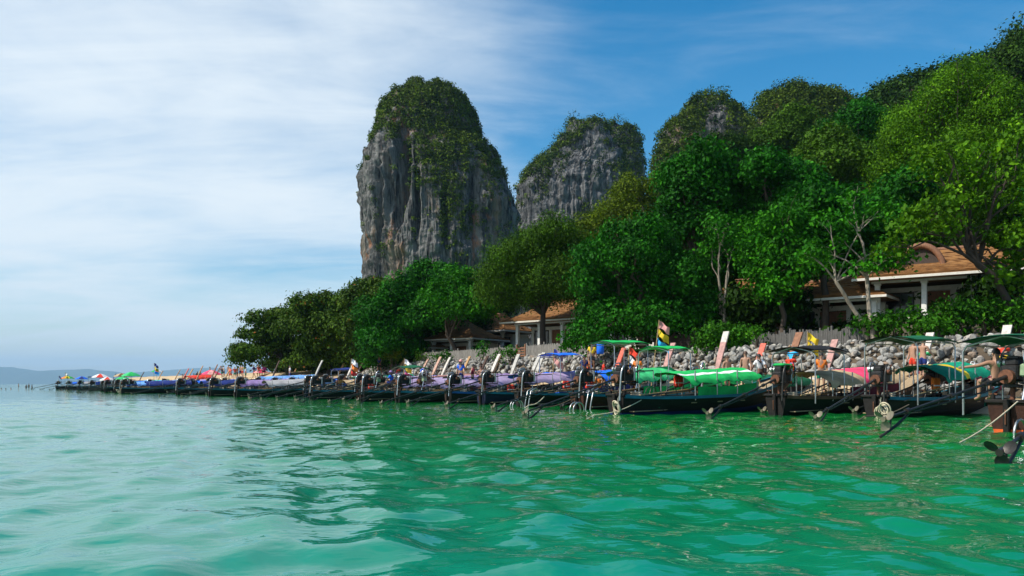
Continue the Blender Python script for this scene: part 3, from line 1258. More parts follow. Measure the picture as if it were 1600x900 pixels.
def roof_mesh(w, dp, rise, over, ridge, thick=.16):
    """hipped roof: w along x, dp along y, eaves at z 0, ridge length along x"""
    mb = MB()
    X, Y = w / 2 + over, dp / 2 + over
    rl = ridge / 2
    nx = 10

    rng = np.random.RandomState(int(w * 10))

    def side(a0, a1, b0, b1):
        a0, a1, b0, b1 = map(Vector, (a0, a1, b0, b1))
        nr = max(8, int((b0 - a0).length / .34))
        nc = max(6, int((a1 - a0).length / .5))
        nrm = (a1 - a0).cross(b0 - a0).normalized()

        def at(u, v):
            p = a0.lerp(a1, u).lerp(b0.lerp(b1, u), v)
            p.z -= rise * .10 * math.sin(math.pi * v)      # a slight sag towards the eaves
            return p
        for r in range(nr):                                # one course of shingles over the next, ragged lower edge
            lo = [at(c / nc, max(0, (r - .12 - .25 * rng.rand()) / nr)) + nrm * (.05 + .03 * rng.rand()) for c in range(nc + 1)]
            hi = [at(c / nc, (r + 1) / nr) + nrm * .004 for c in range(nc + 1)]
            un = [p - nrm * .05 for p in lo]
            o = len(mb.v)
            mb.add(lo + hi + un, [(c, c + 1, nc + 2 + c, nc + 1 + c) for c in range(nc)] + [(2 * nc + 2 + c, 2 * nc + 3 + c, c + 1, c) for c in range(nc)])
    def under(a0, a1, b0, b1):
        a0, a1, b0, b1 = map(Vector, (a0, a1, b0, b1))
        mb.grid(lambda u, v: a0.lerp(a1, u).lerp(b0.lerp(b1, u), v), nx, 2)
    side((-X, -Y, 0), (X, -Y, 0), (-rl, 0, rise), (rl, 0, rise))
    side((X, Y, 0), (-X, Y, 0), (rl, 0, rise), (-rl, 0, rise))
    side((X, -Y, 0), (X, Y, 0), (rl, 0, rise), (rl, 0, rise))
    side((-X, Y, 0), (-X, -Y, 0), (-rl, 0, rise), (-rl, 0, rise))
    under((-X, Y, -thick), (X, Y, -thick), (-X, -Y, -thick), (X, -Y, -thick))
    for a, b in (((-X, -Y), (X, -Y)), ((X, -Y), (X, Y)), ((X, Y), (-X, Y)), ((-X, Y), (-X, -Y))):
        mb.add([(a[0], a[1], -thick), (b[0], b[1], -thick), (b[0], b[1], 0), (a[0], a[1], 0)], [(0, 1, 2, 3)])
    return mb


def bungalow(name, label, cx, cy, z, w, dp, eave, rise, ridge, rz, cols, bays, over=1.0, finial=False, gablet=False, dormer=None, low=0.0):
    """verandah house: floor, columns along the front (-y), dark rooms behind, beam, hipped roof"""
    root = thing(name, label, 'house', (cx, cy, z), rz)
    mb = MB()
    mb.box((0, 0, .02), (w, dp, .5), bev=.03)
    mb.build('floor', PLASTER, root)
    mb = MB()
    mb.box((0, dp / 2 - .1, eave / 2), (w - .3, .2, eave - .3))
    for s in (-1, 1):
        mb.box((s * (w / 2 - .15), dp * .2, eave / 2), (.2, dp * .55, eave - .3))
    yf = -dp * .12
    edges = np.linspace(-w / 2 + .15, w / 2 - .15, bays + 1)
    for k in range(bays + 1):
        mb.box((edges[k], yf, eave / 2), (.32, .21, eave - .3))
    mb.box((0, yf, eave - .28), (w - .2, .19, .3))
    mb.build('wall', PLASTER, root)
    for k in range(bays):
        a, b = edges[k] + .16, edges[k + 1] - .16
        if b - a < .4:
            continue
        wd = MB()
        if k % 2 == 0:
            for e in (a + .05, (a + b) / 2, b - .05):
                wd.box((e, yf, eave / 2 - .08), (.08, .08, eave - .75))
            wd.box(((a + b) / 2, yf, eave - .5), (b - a, .085, .1))
            f = wd.build('window', WOOD_DARK, root)
            g = MB()
            g.box(((a + b) / 2, yf + .01, eave / 2 - .1), (b - a - .12, .02, eave - .85))
            g.build('pane', PANE, f)
        else:
            wd.box(((a + b) / 2, yf, (eave - .4) / 2 + .1), (b - a, .07, eave - .75), bev=.01)
            for e in np.linspace(a + .2, b - .2, 4):
                wd.box((e, yf - .045, eave / 2), (.05, .03, eave - 1.1))
            wd.build('door', WOOD_BROWN, root)
    for k in range(cols):
        xx = -w / 2 + .25 + (w - .5) * k / max(1, cols - 1)
        c = MB()
        c.box((xx, -dp / 2 + .2, eave / 2 + .12), (.3, .3, eave - .3), bev=.02)
        c.box((xx, -dp / 2 + .2, eave - .12), (.4, .4, .12), bev=.02)
        c.box((xx, -dp / 2 + .2, .36), (.4, .4, .16), bev=.02)
        c.build('column', WHITE_PAINT, root)
    b = MB()
    for yy in (-dp / 2 + .2, dp / 2 - .2):
        b.box((0, yy, eave + .06), (w + .2, .22, .22))
    b.build('beam', WHITE_PAINT, root)
    fa = MB()
    X, Y = w / 2 + over, dp / 2 + over
    for s in (-1, 1):
        fa.box((0, s * (Y + .02), eave + .13), (2 * X + .08, .05, .15))
        fa.box((s * (X + .02), 0, eave + .13), (.05, 2 * Y - .02, .15))
    fa.build('fascia', PLASTER, root)
    rf = roof_mesh(w, dp, rise, over, ridge).build('roof', THATCH, root, (0, 0, eave + .24))
    rc = MB()
    rc.tube([(-ridge / 2 - .1, 0, rise + .02), (ridge / 2 + .1, 0, rise + .02)], .14, 8)
    rc.build('ridge_cap', WOOD_BROWN, rf)
    if finial:
        f = MB()
        f.tube([(0, 0, rise - .1), (0, 0, rise + .5), (0, 0, rise + .95)], [.28, .12, .02], 8)
        f.build('finial', WOOD_BROWN, rf)
    if gablet:
        g = MB()
        s = -1
        x0 = s * ridge / 2
        zt = rise + .75
        g.add([(x0, -.9, rise - .35), (x0, .9, rise - .35), (x0, 0, zt), (x0 - s * 1.6, -.9, rise - .35), (x0 - s * 1.6, .9, rise - .35), (x0 - s * 1.6, 0, zt - .2)],
              [(0, 1, 2), (3, 5, 4), (0, 2, 5, 3), (1, 4, 5, 2)])
        g.tube([(x0 - .05, -1.0, rise - .4), (x0 - .05, 0, zt + .1)], .09, 6)
        g.tube([(x0 - .05, 1.0, rise - .4), (x0 - .05, 0, zt + .1)], .09, 6)
        g.build('gablet', WOOD_BROWN, rf)
    if dormer:
        dx, dw, dh = dormer
        g = MB()

        def arch(u, v):
            a = math.pi * u
            yy = -dp / 2 * .62 + v * dp * .42
            return (dx - dw * math.cos(a), yy, rise * .30 + dh * math.sin(a) ** 1.2)
        g.grid(arch, 16, 4)
        pts = [(dx - dw * math.cos(math.pi * k / 16), -dp / 2 * .62 - .03, rise * .30 + dh * math.sin(math.pi * k / 16) ** 1.2) for k in range(17)]
        g.tube(pts, .19, 8, 1)
        fc = [(dx - dw * .96 * math.cos(math.pi * k / 16), -dp / 2 * .60, rise * .30 + dh * .96 * math.sin(math.pi * k / 16) ** 1.2) for k in range(17)]
        g.add(fc, [tuple(range(16, -1, -1))], 2)  # dark panel painted in for the shaded inside of the arch
        g.build('dormer', [THATCH, WOOD_BROWN, WOOD_DARK], rf)
    return root


def build_houses():
    a = math.atan2(SDIR[1], SDIR[0]) + math.pi           # local -y looks out to sea
    c = P(912, 0, 77)
    bungalow('beach_house', 'tan roofed house with white columns behind the fence, a dark trunk in front of it', c.x, c.y, gz(c.x, c.y) + .5, 11, 7.5, 2.7, 2.7, 6.5, a + .28, 5, 5, gablet=True)
    c = P(727, 0, 86)
    bungalow('beach_pavilion', 'small brown roofed pavilion with a pointed finial, left of the larger tan house', c.x, c.y, gz(c.x, c.y) - .1, 5.4, 5, 2.3, 2.0, .6, a + .35, 3, 3, over=.8, finial=True)
    c = P(673, 0, 88)
    bungalow('beach_pavilion', 'low pale porch in deep shade at the far left end of the fence', c.x, c.y, gz(c.x, c.y) - .1, 4.0, 4, 1.9, .9, 1.5, a + .3, 3, 2, over=.5)
    c = P(780, 0, 92)
    bungalow('beach_house', 'half hidden brown roof between the pointed pavilion and the tan house', c.x, c.y, gz(c.x, c.y) + .6, 5, 5, 2.6, 2.0, 1.5, a + .3, 3, 3, over=.7)
    c = P(1492, 0, 51)
    bungalow('hillside_house', 'large orange brown roofed house with arched dormer above the green hedge', c.x, c.y, 5.0, 8.4, 7, 2.5, 2.0, 3.6, a + .35, 4, 4, over=1.0, dormer=(-1.7, 1.3, 1.45))
    c = P(1306, 0, 54)
    bungalow('hillside_house', 'low shaded brown roof with one pale column left of the arched dormer house', c.x, c.y, 4.35, 6.4, 5, 2.1, 1.4, 3.4, a + .3, 3, 3, over=.6)
    c = P(1175, 0, 58)
    bungalow('hillside_house', 'orange brown roof glimpsed through dark foliage above the round bush', c.x, c.y, 4.4, 6.0, 5, 2.3, 1.7, 2.4, a + .3, 3, 3, over=.6)
    c = P(1050, 0, 66)
    bungalow('hillside_house', 'brown roof almost hidden behind the big dark green tree', c.x, c.y, 4.2, 6.0, 5, 2.3, 1.7, 2.4, a + .3, 3, 3, over=.6)


build_bank()
build_fence('long weathered grey board fence on the boulder bank left of the brown gate', 33.6, 50.0, 19.6, 1.15, 1)
build_fence('weathered grey board fence with a small notice in front of the tan house', 22.5, 32.0, 19.6, 1.2, 2)
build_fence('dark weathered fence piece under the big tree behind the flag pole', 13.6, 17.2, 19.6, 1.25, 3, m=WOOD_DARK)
build_fence('grey fence of uneven pickets right of the round bush', 1.2, 9.2, 19.8, 1.0, 4, m=WOOD_DARK_GREY, pointed=True)
build_houses()


def build_gate():
    t0, t1, u = 32.2, 33.4, 19.6
    x, y = xy(u, t0)
    root = thing('fence_gate', 'reddish brown slatted gate between two lengths of grey fence', 'gate', (x, y, gz(x, y)), math.atan2(SDIR[1], SDIR[0]))
    for k in range(2):
        mb = MB()
        mb.box((k * 1.2, 0, .6), (.14, .14, 1.5))
        mb.build('post', WOOD_BROWN, root)
    for k in range(5):
        mb = MB()
        mb.box((.6, 0, .15 + k * .22), (1.0, .04, .13))
        mb.build('slat', WOOD_BROWN, root)
    x, y = xy(19.52, 27.3)
    s = thing('notice_board', 'small brown notice fixed to the grey fence before the tan house', 'sign', (x, y, gz(x, y) + .75), math.atan2(SDIR[1], SDIR[0]))
    mb = MB()
    mb.box((0, -.03, 0), (.8, .03, .62), bev=.01)
    mb.build('board', WOOD_BROWN, s)
    mb = MB()
    mb.box((-.12, -.055, .03), (.34, .012, .4))
    mb.box((.24, -.055, -.02), (.16, .012, .34))
    mb.build('paper', WHITE_PAINT, s)


build_gate()


# ------------------------------------------------------------------ trees and shrubs
def E(*a):
    return list(a)


def build_trees():
    g = 'trees behind the boulder bank'
    # the low sea almonds at the left end of the beach
    tree('almond_tree', 'leftmost spreading beach tree with layered branches over the sand', 100, 452,
         E((384, 553, 22, 9), (404, 545, 24, 9), (392, 520, 18, 9), (412, 494, 22, 10), (432, 512, 28, 16), (420, 530, 28, 14), (448, 540, 30, 18), (455, 500, 26, 16), (470, 480, 22, 11), (436, 486, 20, 9), (375, 541, 14, 6)),
         'almond', 1, L=.36, W=.24, dens=5.0, per=7, tuft=.5, flat=.4, bark=BARK_DARK, deep=1, r0=.25, fork=.45, group='beach almond trees', up=.9)
    tree('almond_tree', 'middle beach almond tree, broad olive crown over the row of boats', 97, 515,
         E((490, 470, 26, 12), (506, 486, 34, 20), (480, 505, 32, 22), (512, 520, 36, 24), (488, 540, 34, 22), (536, 500, 34, 24), (530, 540, 32, 22), (520, 465, 24, 11), (545, 470, 26, 14), (498, 560, 40, 12), (545, 560, 34, 13)),
         'almond', 2, L=.36, W=.24, dens=5.0, per=7, tuft=.5, flat=.45, bark=BARK_DARK, deep=1, r0=.3, fork=.4, group='beach almond trees', up=.9)
    tree('almond_tree', 'tallest beach almond tree, red leaves in its crown beside the cliff foot', 93, 575,
         E((572, 450, 26, 14), (588, 440, 20, 11), (560, 470, 30, 20), (590, 470, 30, 24), (570, 505, 36, 26), (600, 500, 30, 28), (565, 540, 34, 26), (600, 545, 32, 24), (556, 440, 12, 8)),
         'almond', 3, L=.36, W=.24, dens=5.0, per=7, tuft=.5, flat=.5, bark=BARK_DARK, deep=1, r0=.3, fork=.4, group='beach almond trees', up=.9)
    # dense trees at the left end of the fence
    tree('shade_tree', 'dense dark green tree below the limestone tower', 84, 645,
         E((660, 425, 32, 20), (690, 428, 28, 18), (630, 450, 34, 26), (665, 455, 38, 28), (600, 490, 30, 28), (635, 495, 42, 34), (600, 530, 34, 26), (630, 545, 34, 20), (680, 490, 34, 26), (585, 515, 20, 18), (590, 555, 24, 12)),
         'dense', 4, L=.32, W=.2, dens=6.0, per=9, tuft=.42, deep=1, r0=.34, fork=.45, group=g)
    tree('shade_tree', 'bright green round crown hanging over the pointed pavilion', 79, 722,
         E((715, 440, 34, 20), (745, 436, 26, 16), (695, 462, 26, 20), (725, 470, 38, 26), (752, 470, 24, 24), (700, 478, 18, 12), (742, 482, 22, 12)),
         'bright', 5, L=.30, W=.19, dens=6.0, per=9, tuft=.4, deep=1, r0=.26, fork=.4, lean=(-1.6, 0), group=g, base_d=80)
    tree('rain_tree', 'big feathery olive green tree with a dark forked trunk before the tan house', 70, 846,
         E((830, 372, 32, 24), (868, 362, 34, 22), (800, 398, 34, 26), (842, 400, 44, 32), (885, 390, 34, 30), (775, 430, 28, 24), (812, 435, 42, 30), (856, 440, 46, 34), (892, 430, 28, 34), (782, 456, 28, 18), (828, 456, 38, 16), (872, 454, 34, 14), (765, 448, 18, 14)),
         'olive', 6, L=.24, W=.10, dens=7.0, per=11, tuft=.48, deep=1, r0=.30, fork=.36, bark=BARK_DARK, group=g, top=[(849, 478)])
    tree('yellow_tree', 'pale yellowish green tree behind the olive tree, below the twin crag', 92, 965,
         E((985, 300, 30, 22), (1005, 320, 26, 26), (960, 335, 34, 24), (925, 365, 28, 24), (990, 355, 40, 28), (905, 395, 24, 24), (940, 395, 34, 24), (1012, 290, 16, 14)),
         'yellow', 7, L=.34, W=.17, dens=4.6, per=8, tuft=.55, deep=1, r0=.3, group=g)
    tree('yellow_tree', 'dull yellow green crown squeezed between the olive tree and the big dark tree', 80, 925,
         E((905, 410, 26, 26), (925, 430, 26, 30), (910, 455, 24, 24), (935, 395, 24, 20)),
         'yellow', 8, L=.3, W=.15, dens=5, per=8, tuft=.5, deep=1, r0=.25, group=g)
    # the big dark mass in the middle
    tree('shade_tree', 'wide deep green tree in front, branches hanging down over the fence', 56, 1010,
         E((960, 370, 30, 22), (1000, 360, 34, 24), (935, 400, 30, 22), (975, 405, 42, 28), (1030, 395, 42, 30), (925, 435, 30, 24), (960, 450, 40, 30), (1010, 450, 44, 32), (1060, 440, 42, 34), (932, 480, 26, 26), (914, 514, 20, 18),
           (950, 495, 38, 28), (1000, 500, 42, 30), (1050, 490, 40, 28), (1090, 470, 34, 34), (888, 534, 14, 9), (925, 520, 26, 16), (1085, 420, 30, 30)),
         'dense', 9, L=.26, W=.16, dens=6.5, per=9, tuft=.36, deep=1, r0=.38, fork=.42, group=g)
    tree('shade_tree', 'tall dark green tree in the middle with its top against the third crag', 62, 1088,
         E((1085, 260, 34, 24), (1055, 280, 28, 24), (1110, 276, 30, 28), (1080, 295, 44, 30), (1050, 320, 30, 26), (1110, 320, 34, 30), (1075, 350, 42, 28), (1120, 365, 26, 26), (1045, 360, 26, 22)),
         'dense', 10, L=.29, W=.19, dens=6.5, per=9, tuft=.4, deep=1, r0=.36, fork=.5, group=g)
    tree('shade_tree', 'tall dark green tree right of the middle, crown under the wooded crag', 60, 1195,
         E((1180, 274, 34, 24), (1215, 268, 34, 22), (1160, 285, 30, 26), (1205, 290, 44, 30), (1245, 285, 30, 28), (1180, 325, 36, 28), (1225, 330, 40, 30), (1255, 325, 28, 26), (1160, 350, 28, 24)),
         'dense', 11, L=.29, W=.19, dens=6.5, per=9, tuft=.4, deep=1, r0=.36, fork=.5, group=g)
    tree('slender_tree', 'group of thin pale trunks with a light leaf crown in the gap between dark trees', 54, 1132,
         E((1115, 352, 24, 17), (1140, 345, 26, 18), (1128, 372, 26, 17), (1112, 388, 18, 13), (1145, 385, 16, 12)),
         'bright', 12, L=.24, W=.16, dens=6, per=7, tuft=.34, bark=BARK_PALE, r0=.11, fork=.62, stems=3, deep=0, group=g)
    tree('bright_tree', 'bright green leafy tree left of the pale branching tree', 51, 1225,
         E((1205, 350, 34, 22), (1240, 345, 28, 22), (1190, 385, 24, 22), (1225, 385, 36, 26), (1195, 420, 26, 22), (1230, 425, 34, 26), (1205, 450, 22, 18), (1250, 400, 24, 24)),
         'bright', 13, L=.25, W=.17, dens=6.5, per=9, tuft=.36, deep=1, r0=.2, fork=.5, group=g)
    tree('frangipani_tree', 'pale branching tree with thin leaf clumps and bare twigs above the pickets', 42, 1362,
         E((1262, 400, 14, 8), (1280, 385, 22, 12), (1300, 402, 20, 10), (1330, 418, 20, 12), (1290, 345, 20, 10), (1345, 300, 22, 14), (1372, 330, 26, 18), (1330, 340, 18, 10), (1390, 390, 26, 16), (1368, 415, 22, 14), (1410, 400, 22, 14), (1315, 375, 14, 8)),
         'bright', 14, L=.26, W=.17, dens=5, per=7, tuft=.3, bark=BARK_PALE, r0=.13, fork=.42, stems=2, deep=0, group=g, top=[(1306, 440), (1352, 410)])
    # right side
    tree('feathery_tree', 'tallest feathery yellow green tree rising above the dormer house', 68, 1480,
         E((1495, 122, 30, 24), (1525, 136, 28, 24), (1455, 152, 28, 22), (1490, 160, 44, 32), (1540, 165, 34, 30), (1425, 180, 30, 26), (1460, 200, 40, 32), (1510, 210, 46, 36), (1400, 220, 28, 28), (1430, 250, 38, 32),
           (1480, 260, 44, 36), (1540, 250, 44, 40), (1385, 265, 24, 24), (1400, 300, 30, 28), (1450, 310, 40, 30), (1510, 310, 44, 34), (1560, 200, 30, 30), (1470, 355, 44, 28), (1420, 345, 36, 26)),
         'lime', 15, L=.26, W=.10, dens=7.0, per=11, tuft=.55, deep=1, r0=.42, fork=.42, group=g)
    tree('leafy_tree', 'near tree at the right edge, leaning dark trunk and large light leaves', 40, 1612,
         E((1470, 240, 40, 12), (1500, 270, 40, 16), (1540, 235, 36, 18), (1580, 215, 34, 22), (1450, 262, 28, 10), (1560, 280, 44, 22), (1600, 300, 34, 26), (1480, 310, 36, 16), (1440, 335, 40, 16), (1530, 325, 40, 20), (1590, 350, 34, 22),
           (1400, 360, 30, 14), (1490, 350, 34, 14), (1385, 388, 24, 10), (1555, 372, 30, 14), (1600, 390, 28, 18), (1574, 408, 26, 14), (1600, 430, 26, 14), (1556, 428, 16, 8)),
         'lime', 16, L=.27, W=.19, dens=4.5, per=8, tuft=.34, bark=BARK_DARK, deep=0, r0=.20, fork=.45, group=g, top=[(1512, 392)])
    tree('shade_tree', 'dark tree on the skyline at the top right corner', 98, 1600,
         E((1590, 75, 26, 20), (1625, 60, 40, 24), (1575, 105, 24, 24), (1610, 120, 44, 34), (1585, 160, 36, 34), (1650, 140, 50, 60), (1600, 210, 46, 44), (1560, 150, 20, 18)),
         'dark', 17, L=.40, W=.24, dens=4.2, per=9, tuft=.6, deep=1, r0=.4, group=g)
    # darker trees filling the wood behind; dark leaves stand for its deep shade
    fill = [(1290, 250, 70, 62, 'olive', 80), (1340, 230, 60, 70, 'dense', 88), (1300, 340, 70, 60, 'dense', 66), (1370, 200, 40, 36, 'olive', 105), (1150, 420, 70, 60, 'dense', 66), (1290, 430, 60, 50, 'dark', 60),
            (1040, 420, 80, 70, 'dark', 72), (850, 455, 60, 26, 'dark', 92), (765, 470, 46, 30, 'dark', 100), (690, 500, 60, 50, 'dark', 96), (620, 530, 50, 40, 'dark', 98), (1420, 320, 60, 70, 'dense', 62),
            (1560, 330, 60, 80, 'dark', 58), (1230, 215, 60, 50, 'olive', 120), (1140, 240, 50, 50, 'dark', 120), (960, 440, 60, 60, 'dark', 84), (1560, 420, 50, 60, 'dark', 60), (1100, 480, 60, 40, 'dark', 62), (1200, 480, 60, 40, 'dark', 62)]
    fill += [(1215, 468, 44, 34, 'dark', 53), (1150, 470, 40, 34, 'dark', 54), (1270, 458, 34, 34, 'dark', 56), (1290, 330, 60, 50, 'dense', 52), (1345, 350, 50, 50, 'dense', 56), (1560, 440, 40, 34, 'dark', 47), (700, 470, 60, 40, 'dark', 90), (520, 556, 60, 18, 'dark', 106), (580, 560, 50, 18, 'dark', 100), (450, 566, 46, 12, 'dark', 112)]
    words = ['olive crown below the wooded crag', 'tall green crown under the far ridge', 'green crown behind the pale branching tree', 'olive crown high on the ridge left of the feathery tree', 'shaded crown behind the thin pale trunks',
             'dark crown over the low roof with one column', 'dark crown behind the wide front tree', 'dark crown behind the tan house', 'dark crown behind the pointed pavilion', 'dark crown behind the pale porch', 'dark crown at the foot of the almonds',
             'green crown behind the dormer house', 'dark crown behind the leaning trunk at right', 'olive crown right under the wooded crag top', 'dark crown between third crag and tall trees', 'dark crown behind the yellow green crown',
             'dark crown beside the right end of the dormer roof', 'dark understorey tree above the round bush', 'dark understorey tree behind the uneven pickets',
             'low dark crown right above the pickets', 'low dark crown behind the right side of the round bush', 'low dark crown left of the lone pale column', 'green crown behind the bare twigs of the pale branching tree', 'green crown right of the pale branching tree',
             'dark crown at the right end below the dormer roof', 'dark crown behind the bright round crown', 'dark low crown behind the middle almond', 'dark low crown behind the tallest almond', 'dark low crown under the leftmost almond']
    for k, (px, py, rx, ry, lf, d) in enumerate(fill):
        rng = np.random.RandomState(300 + k)
        bl = [(px + rng.uniform(-.55, .55) * rx, py + rng.uniform(-.5, .55) * ry, rx * rng.uniform(.4, .55), ry * rng.uniform(.35, .5)) for _ in range(7)]
        tree('woodland_tree', words[k] + ' in the wood', d, px, bl, lf, 400 + k, L=.36, W=.22, dens=4.2, per=9, tuft=.5, deep=1, r0=.26, group='trees of the wood behind', limbs=k < 8)
    # shrubs
    bush('large round bright green bush on the boulders behind the tall pink prow', 1130, 524, 50, 44, 24, 'shrub', 1, 9)
    bush('small green bush at the left end of the pickets', 1185, 517, 47.5, 9, 9, 'shrub', 2, 4)
    bush('green bush at the brown gate, the rounder one of two', 798, 548, 66, 13, 9, 'shrub', 3, 5)
    bush('green bush at the brown gate, left and lower of the two', 776, 553, 67, 9, 8, 'shrub', 4, 4)
    bush('grey green bush before the fence, leftmost of the three', 660, 556, 76, 9, 7, 'olive', 5, 4)
    bush('leafy bush before the fence, middle of the three', 687, 556, 75, 11, 6, 'shrub', 6, 4)
    bush('thin bush before the fence, right of the three', 700, 552, 75, 6, 7, 'shrub', 7, 3)
    bush('yellow green bush under the dense tree at the far end of the fence', 612, 552, 80, 16, 8, 'yellow', 8, 4)
    bush('dark bush between the two fence lengths under the big tree', 1085, 515, 57, 20, 20, 'dark', 9, 5)
    hl = ['leftmost hedge bush below the pale branching tree', 'hedge bush left of the pale ledge under the dormer house', 'hedge bush under the two white columns', 'largest hedge bush in front of the dormer house', 'hedge bush right of the largest one', 'hedge bush at the right edge under the leaning trunk', 'low hedge bush right above the boulders under the columns']
    for k, (px, py, rx, ry) in enumerate([(1362, 505, 26, 13), (1402, 500, 26, 13), (1446, 495, 30, 16), (1492, 487, 34, 22), (1542, 484, 34, 22), (1588, 488, 32, 22), (1470, 505, 34, 9)]):
        bush(hl[k], px, py, 42 - k * .5, rx, ry, 'shrub', 20 + k, 6, group='hedge below the dormer house')
    bush('dark shrub left of the pale porch', 640, 535, 86, 22, 14, 'dark', 31, 5, group='dark undergrowth')
    bush('climbing green shrub on the post left of the gate', 752, 545, 70, 8, 15, 'bright', 32, 4)



def build_undergrowth():
    rng = np.random.RandomState(77)
    n, per = 1500, 34
    u = rng.uniform(21.5, 75, n)
    t = rng.uniform(-48, 62, n)
    x, y = xy(u, t)
    z = ground(x, y)
    r = rng.uniform(.5, 1.3, n) * np.where(u > 34, 1.5, 1)
    c = np.stack([x, y, z + r * .45], -1)
    dd = rng.normal(0, 1, (n, per, 3))
    dd /= np.linalg.norm(dd, axis=-1, keepdims=True)
    p = c[:, None] + dd * (r[:, None, None] * rng.uniform(.5, 1.05, (n, per, 1))) * np.array([1, 1, .8])
    v, q = leaf_cards(p.reshape(-1, 3), dd.reshape(-1, 3), .42, .26, rng, .6, .7)
    tag(obj('undergrowth', foliage_mesh('undergrowth', v, q, LEAF['dark'], per, rng)), kind='stuff')
    for k, (px, d, lf, lab) in enumerate(((1700, 52, 'dense', 'green tree just beyond the right edge, behind the leaning trunk'), (1830, 50, 'bright', 'bright green tree well beyond the right edge on the slope'))):
        bl = [(px + rng.uniform(-90, 90), 330 + rng.uniform(-120, 120), rng.uniform(40, 60), rng.uniform(34, 48)) for _ in range(9)]
        tree('woodland_tree', lab, d, px, bl, lf, 500 + k, L=.3, W=.19, dens=5, per=9, tuft=.42, deep=1, r0=.3, group='trees of the wood behind')


build_trees()
build_undergrowth()


# ------------------------------------------------------------------ long-tail boats
def tarp(name, col, rough=.55):
    return simple('tarp_' + name, col, .75, var=.34, scale=1.9, bump=.6, spec=.2)


T = {
    'green': tarp('green', (.015, .40, .09)), 'lightgreen': tarp('light_green', (.05, .47, .17)), 'teal': tarp('teal', (.004, .23, .13)),
    'lilac': tarp('lilac', (.33, .26, .41)), 'purple': tarp('purple', (.25, .17, .36)), 'mauve': tarp('mauve', (.34, .17, .15)),
    'blue': tarp('blue', (.015, .14, .70)), 'paleblue': tarp('pale_blue', (.16, .36, .80)), 'navy': tarp('navy', (.015, .03, .16)),
    'white': tarp('white', (.72, .72, .72)), 'pink': tarp('pink', (.72, .06, .14)), 'palepink': tarp('pale_pink', (.62, .30, .28)), 'tan': tarp('tan', (.45, .33, .19)),
    'red': tarp('red', (.66, .05, .025)), 'yellow': tarp('yellow', (.75, .52, .03)), 'darkgreen': tarp('dark_green', (.010, .10, .045)),
    'black': tarp('black', (.018, .018, .02)), 'orange': tarp('orange', (.75, .20, .03)), 'maroon': tarp('maroon', (.14, .012, .03)), 'grey': tarp('grey', (.33, .33, .33)),
    'magenta': tarp('magenta', (.60, .03, .20)), 'brown': tarp('brown', (.17, .09, .05)), 'sky': tarp('sky_blue', (.03, .38, .72)),
}


def paint(name, col, var=.3):
    return simple('paint_' + name, col, .6, var=var, scale=3.5, bump=.3, stretch=(.5, 2, 2), spec=.22)


HULLS = {
    'tar': paint('tarred_wood', (.014, .012, .011)), 'brown': paint('varnished_brown', (.055, .020, .011)), 'rust': paint('dark_red_brown', (.040, .016, .010)),
    'navy': paint('dark_navy', (.010, .014, .035)), 'green': paint('bottle_green', (.008, .030, .018)),
}
BOTTOM = {'blue': paint('bottom_blue', (.010, .025, .12)), 'orange': paint('bottom_orange', (.60, .10, .02)), 'black': paint('bottom_black', (.010, .010, .010)), 'red': paint('bottom_red', (.10, .015, .010))}
RAILS = {'teal': paint('rail_teal', (.015, .14, .19)), 'grey': paint('rail_grey', (.22, .25, .26)), 'blue': paint('rail_blue', (.02, .09, .26)), 'brown': paint('rail_brown', (.12, .06, .03)), 'turq': paint('rail_turquoise', (.03, .33, .30))}
DECK = simple('deck_planks', (.33, .24, .14), .8, var=.35, scale=4, bump=.3, stretch=(.4, 5, 1))
INSIDE = simple('boat_inside', (.05, .040, .030), .8, var=.4, scale=4, bump=.2)
PROWS = {'pink': paint('prow_faded_pink', (.40, .22, .20)), 'red': paint('prow_red', (.55, .12, .08)), 'brown': paint('prow_brown', (.22, .10, .055)), 'grey': paint('prow_grey', (.38, .37, .34)),
         'white': paint('prow_white', (.50, .46, .42)), 'wood': paint('prow_wood', (.38, .23, .11)), 'dark': paint('prow_dark', (.06, .035, .025)), 'salmon': paint('prow_salmon', (.42, .26, .20))}
STEEL = simple('galvanised_steel', (.42, .43, .43), .35, .8, var=.25, scale=9, bump=.1)
CHROME = simple('bent_steel_tube', (.60, .62, .64), .22, .9, var=.15, scale=9, bump=.05)
IRON = simple('oily_iron', (.022, .021, .021), .45, .5, var=.5, scale=9, bump=.3)
SHAFT_M = simple('shaft_iron', (.050, .046, .042), .42, .6, var=.4, scale=7, bump=.15)
RUST = simple('rusty_iron', (.14, .055, .028), .8, .2, var=.5, scale=8, bump=.3)
BRASS = simple('worn_bronze', (.24, .21, .15), .45, .4, var=.3, scale=9, bump=.1)
ROPE = simple('pale_rope', (.55, .48, .34), .9, var=.3, scale=30, bump=.4)
ROPE_DK = simple('dark_rope', (.12, .09, .06), .9, var=.3, scale=30, bump=.4)
RUBBER = simple('black_rubber', (.015, .015, .016), .7, var=.3, scale=8, bump=.2)
BAMBOO = simple('bamboo_pole', (.36, .24, .10), .6, var=.3, scale=6, bump=.15)
BATTERY = paint('battery_green', (.24, .33, .20))

LB = 11.0


def hb(s):
    """half beam, gunwale height and keel height along the boat, s = 0 stern .. 1 bow"""
    w = .98
    b = w * (.46 + .54 * math.sin(min(1, s / .42) * math.pi / 2)) if s < .42 else w * max(.05, 1 - ((s - .42) / .58) ** 2.3 * .95)
    sh = .60 + .10 * max(0, 1 - s / .28) ** 2 + 1.05 * max(0, (s - .48) / .52) ** 2.1
    k = -.28 + 1.30 * max(0, (s - .60) / .40) ** 2.2
    return b, sh, k


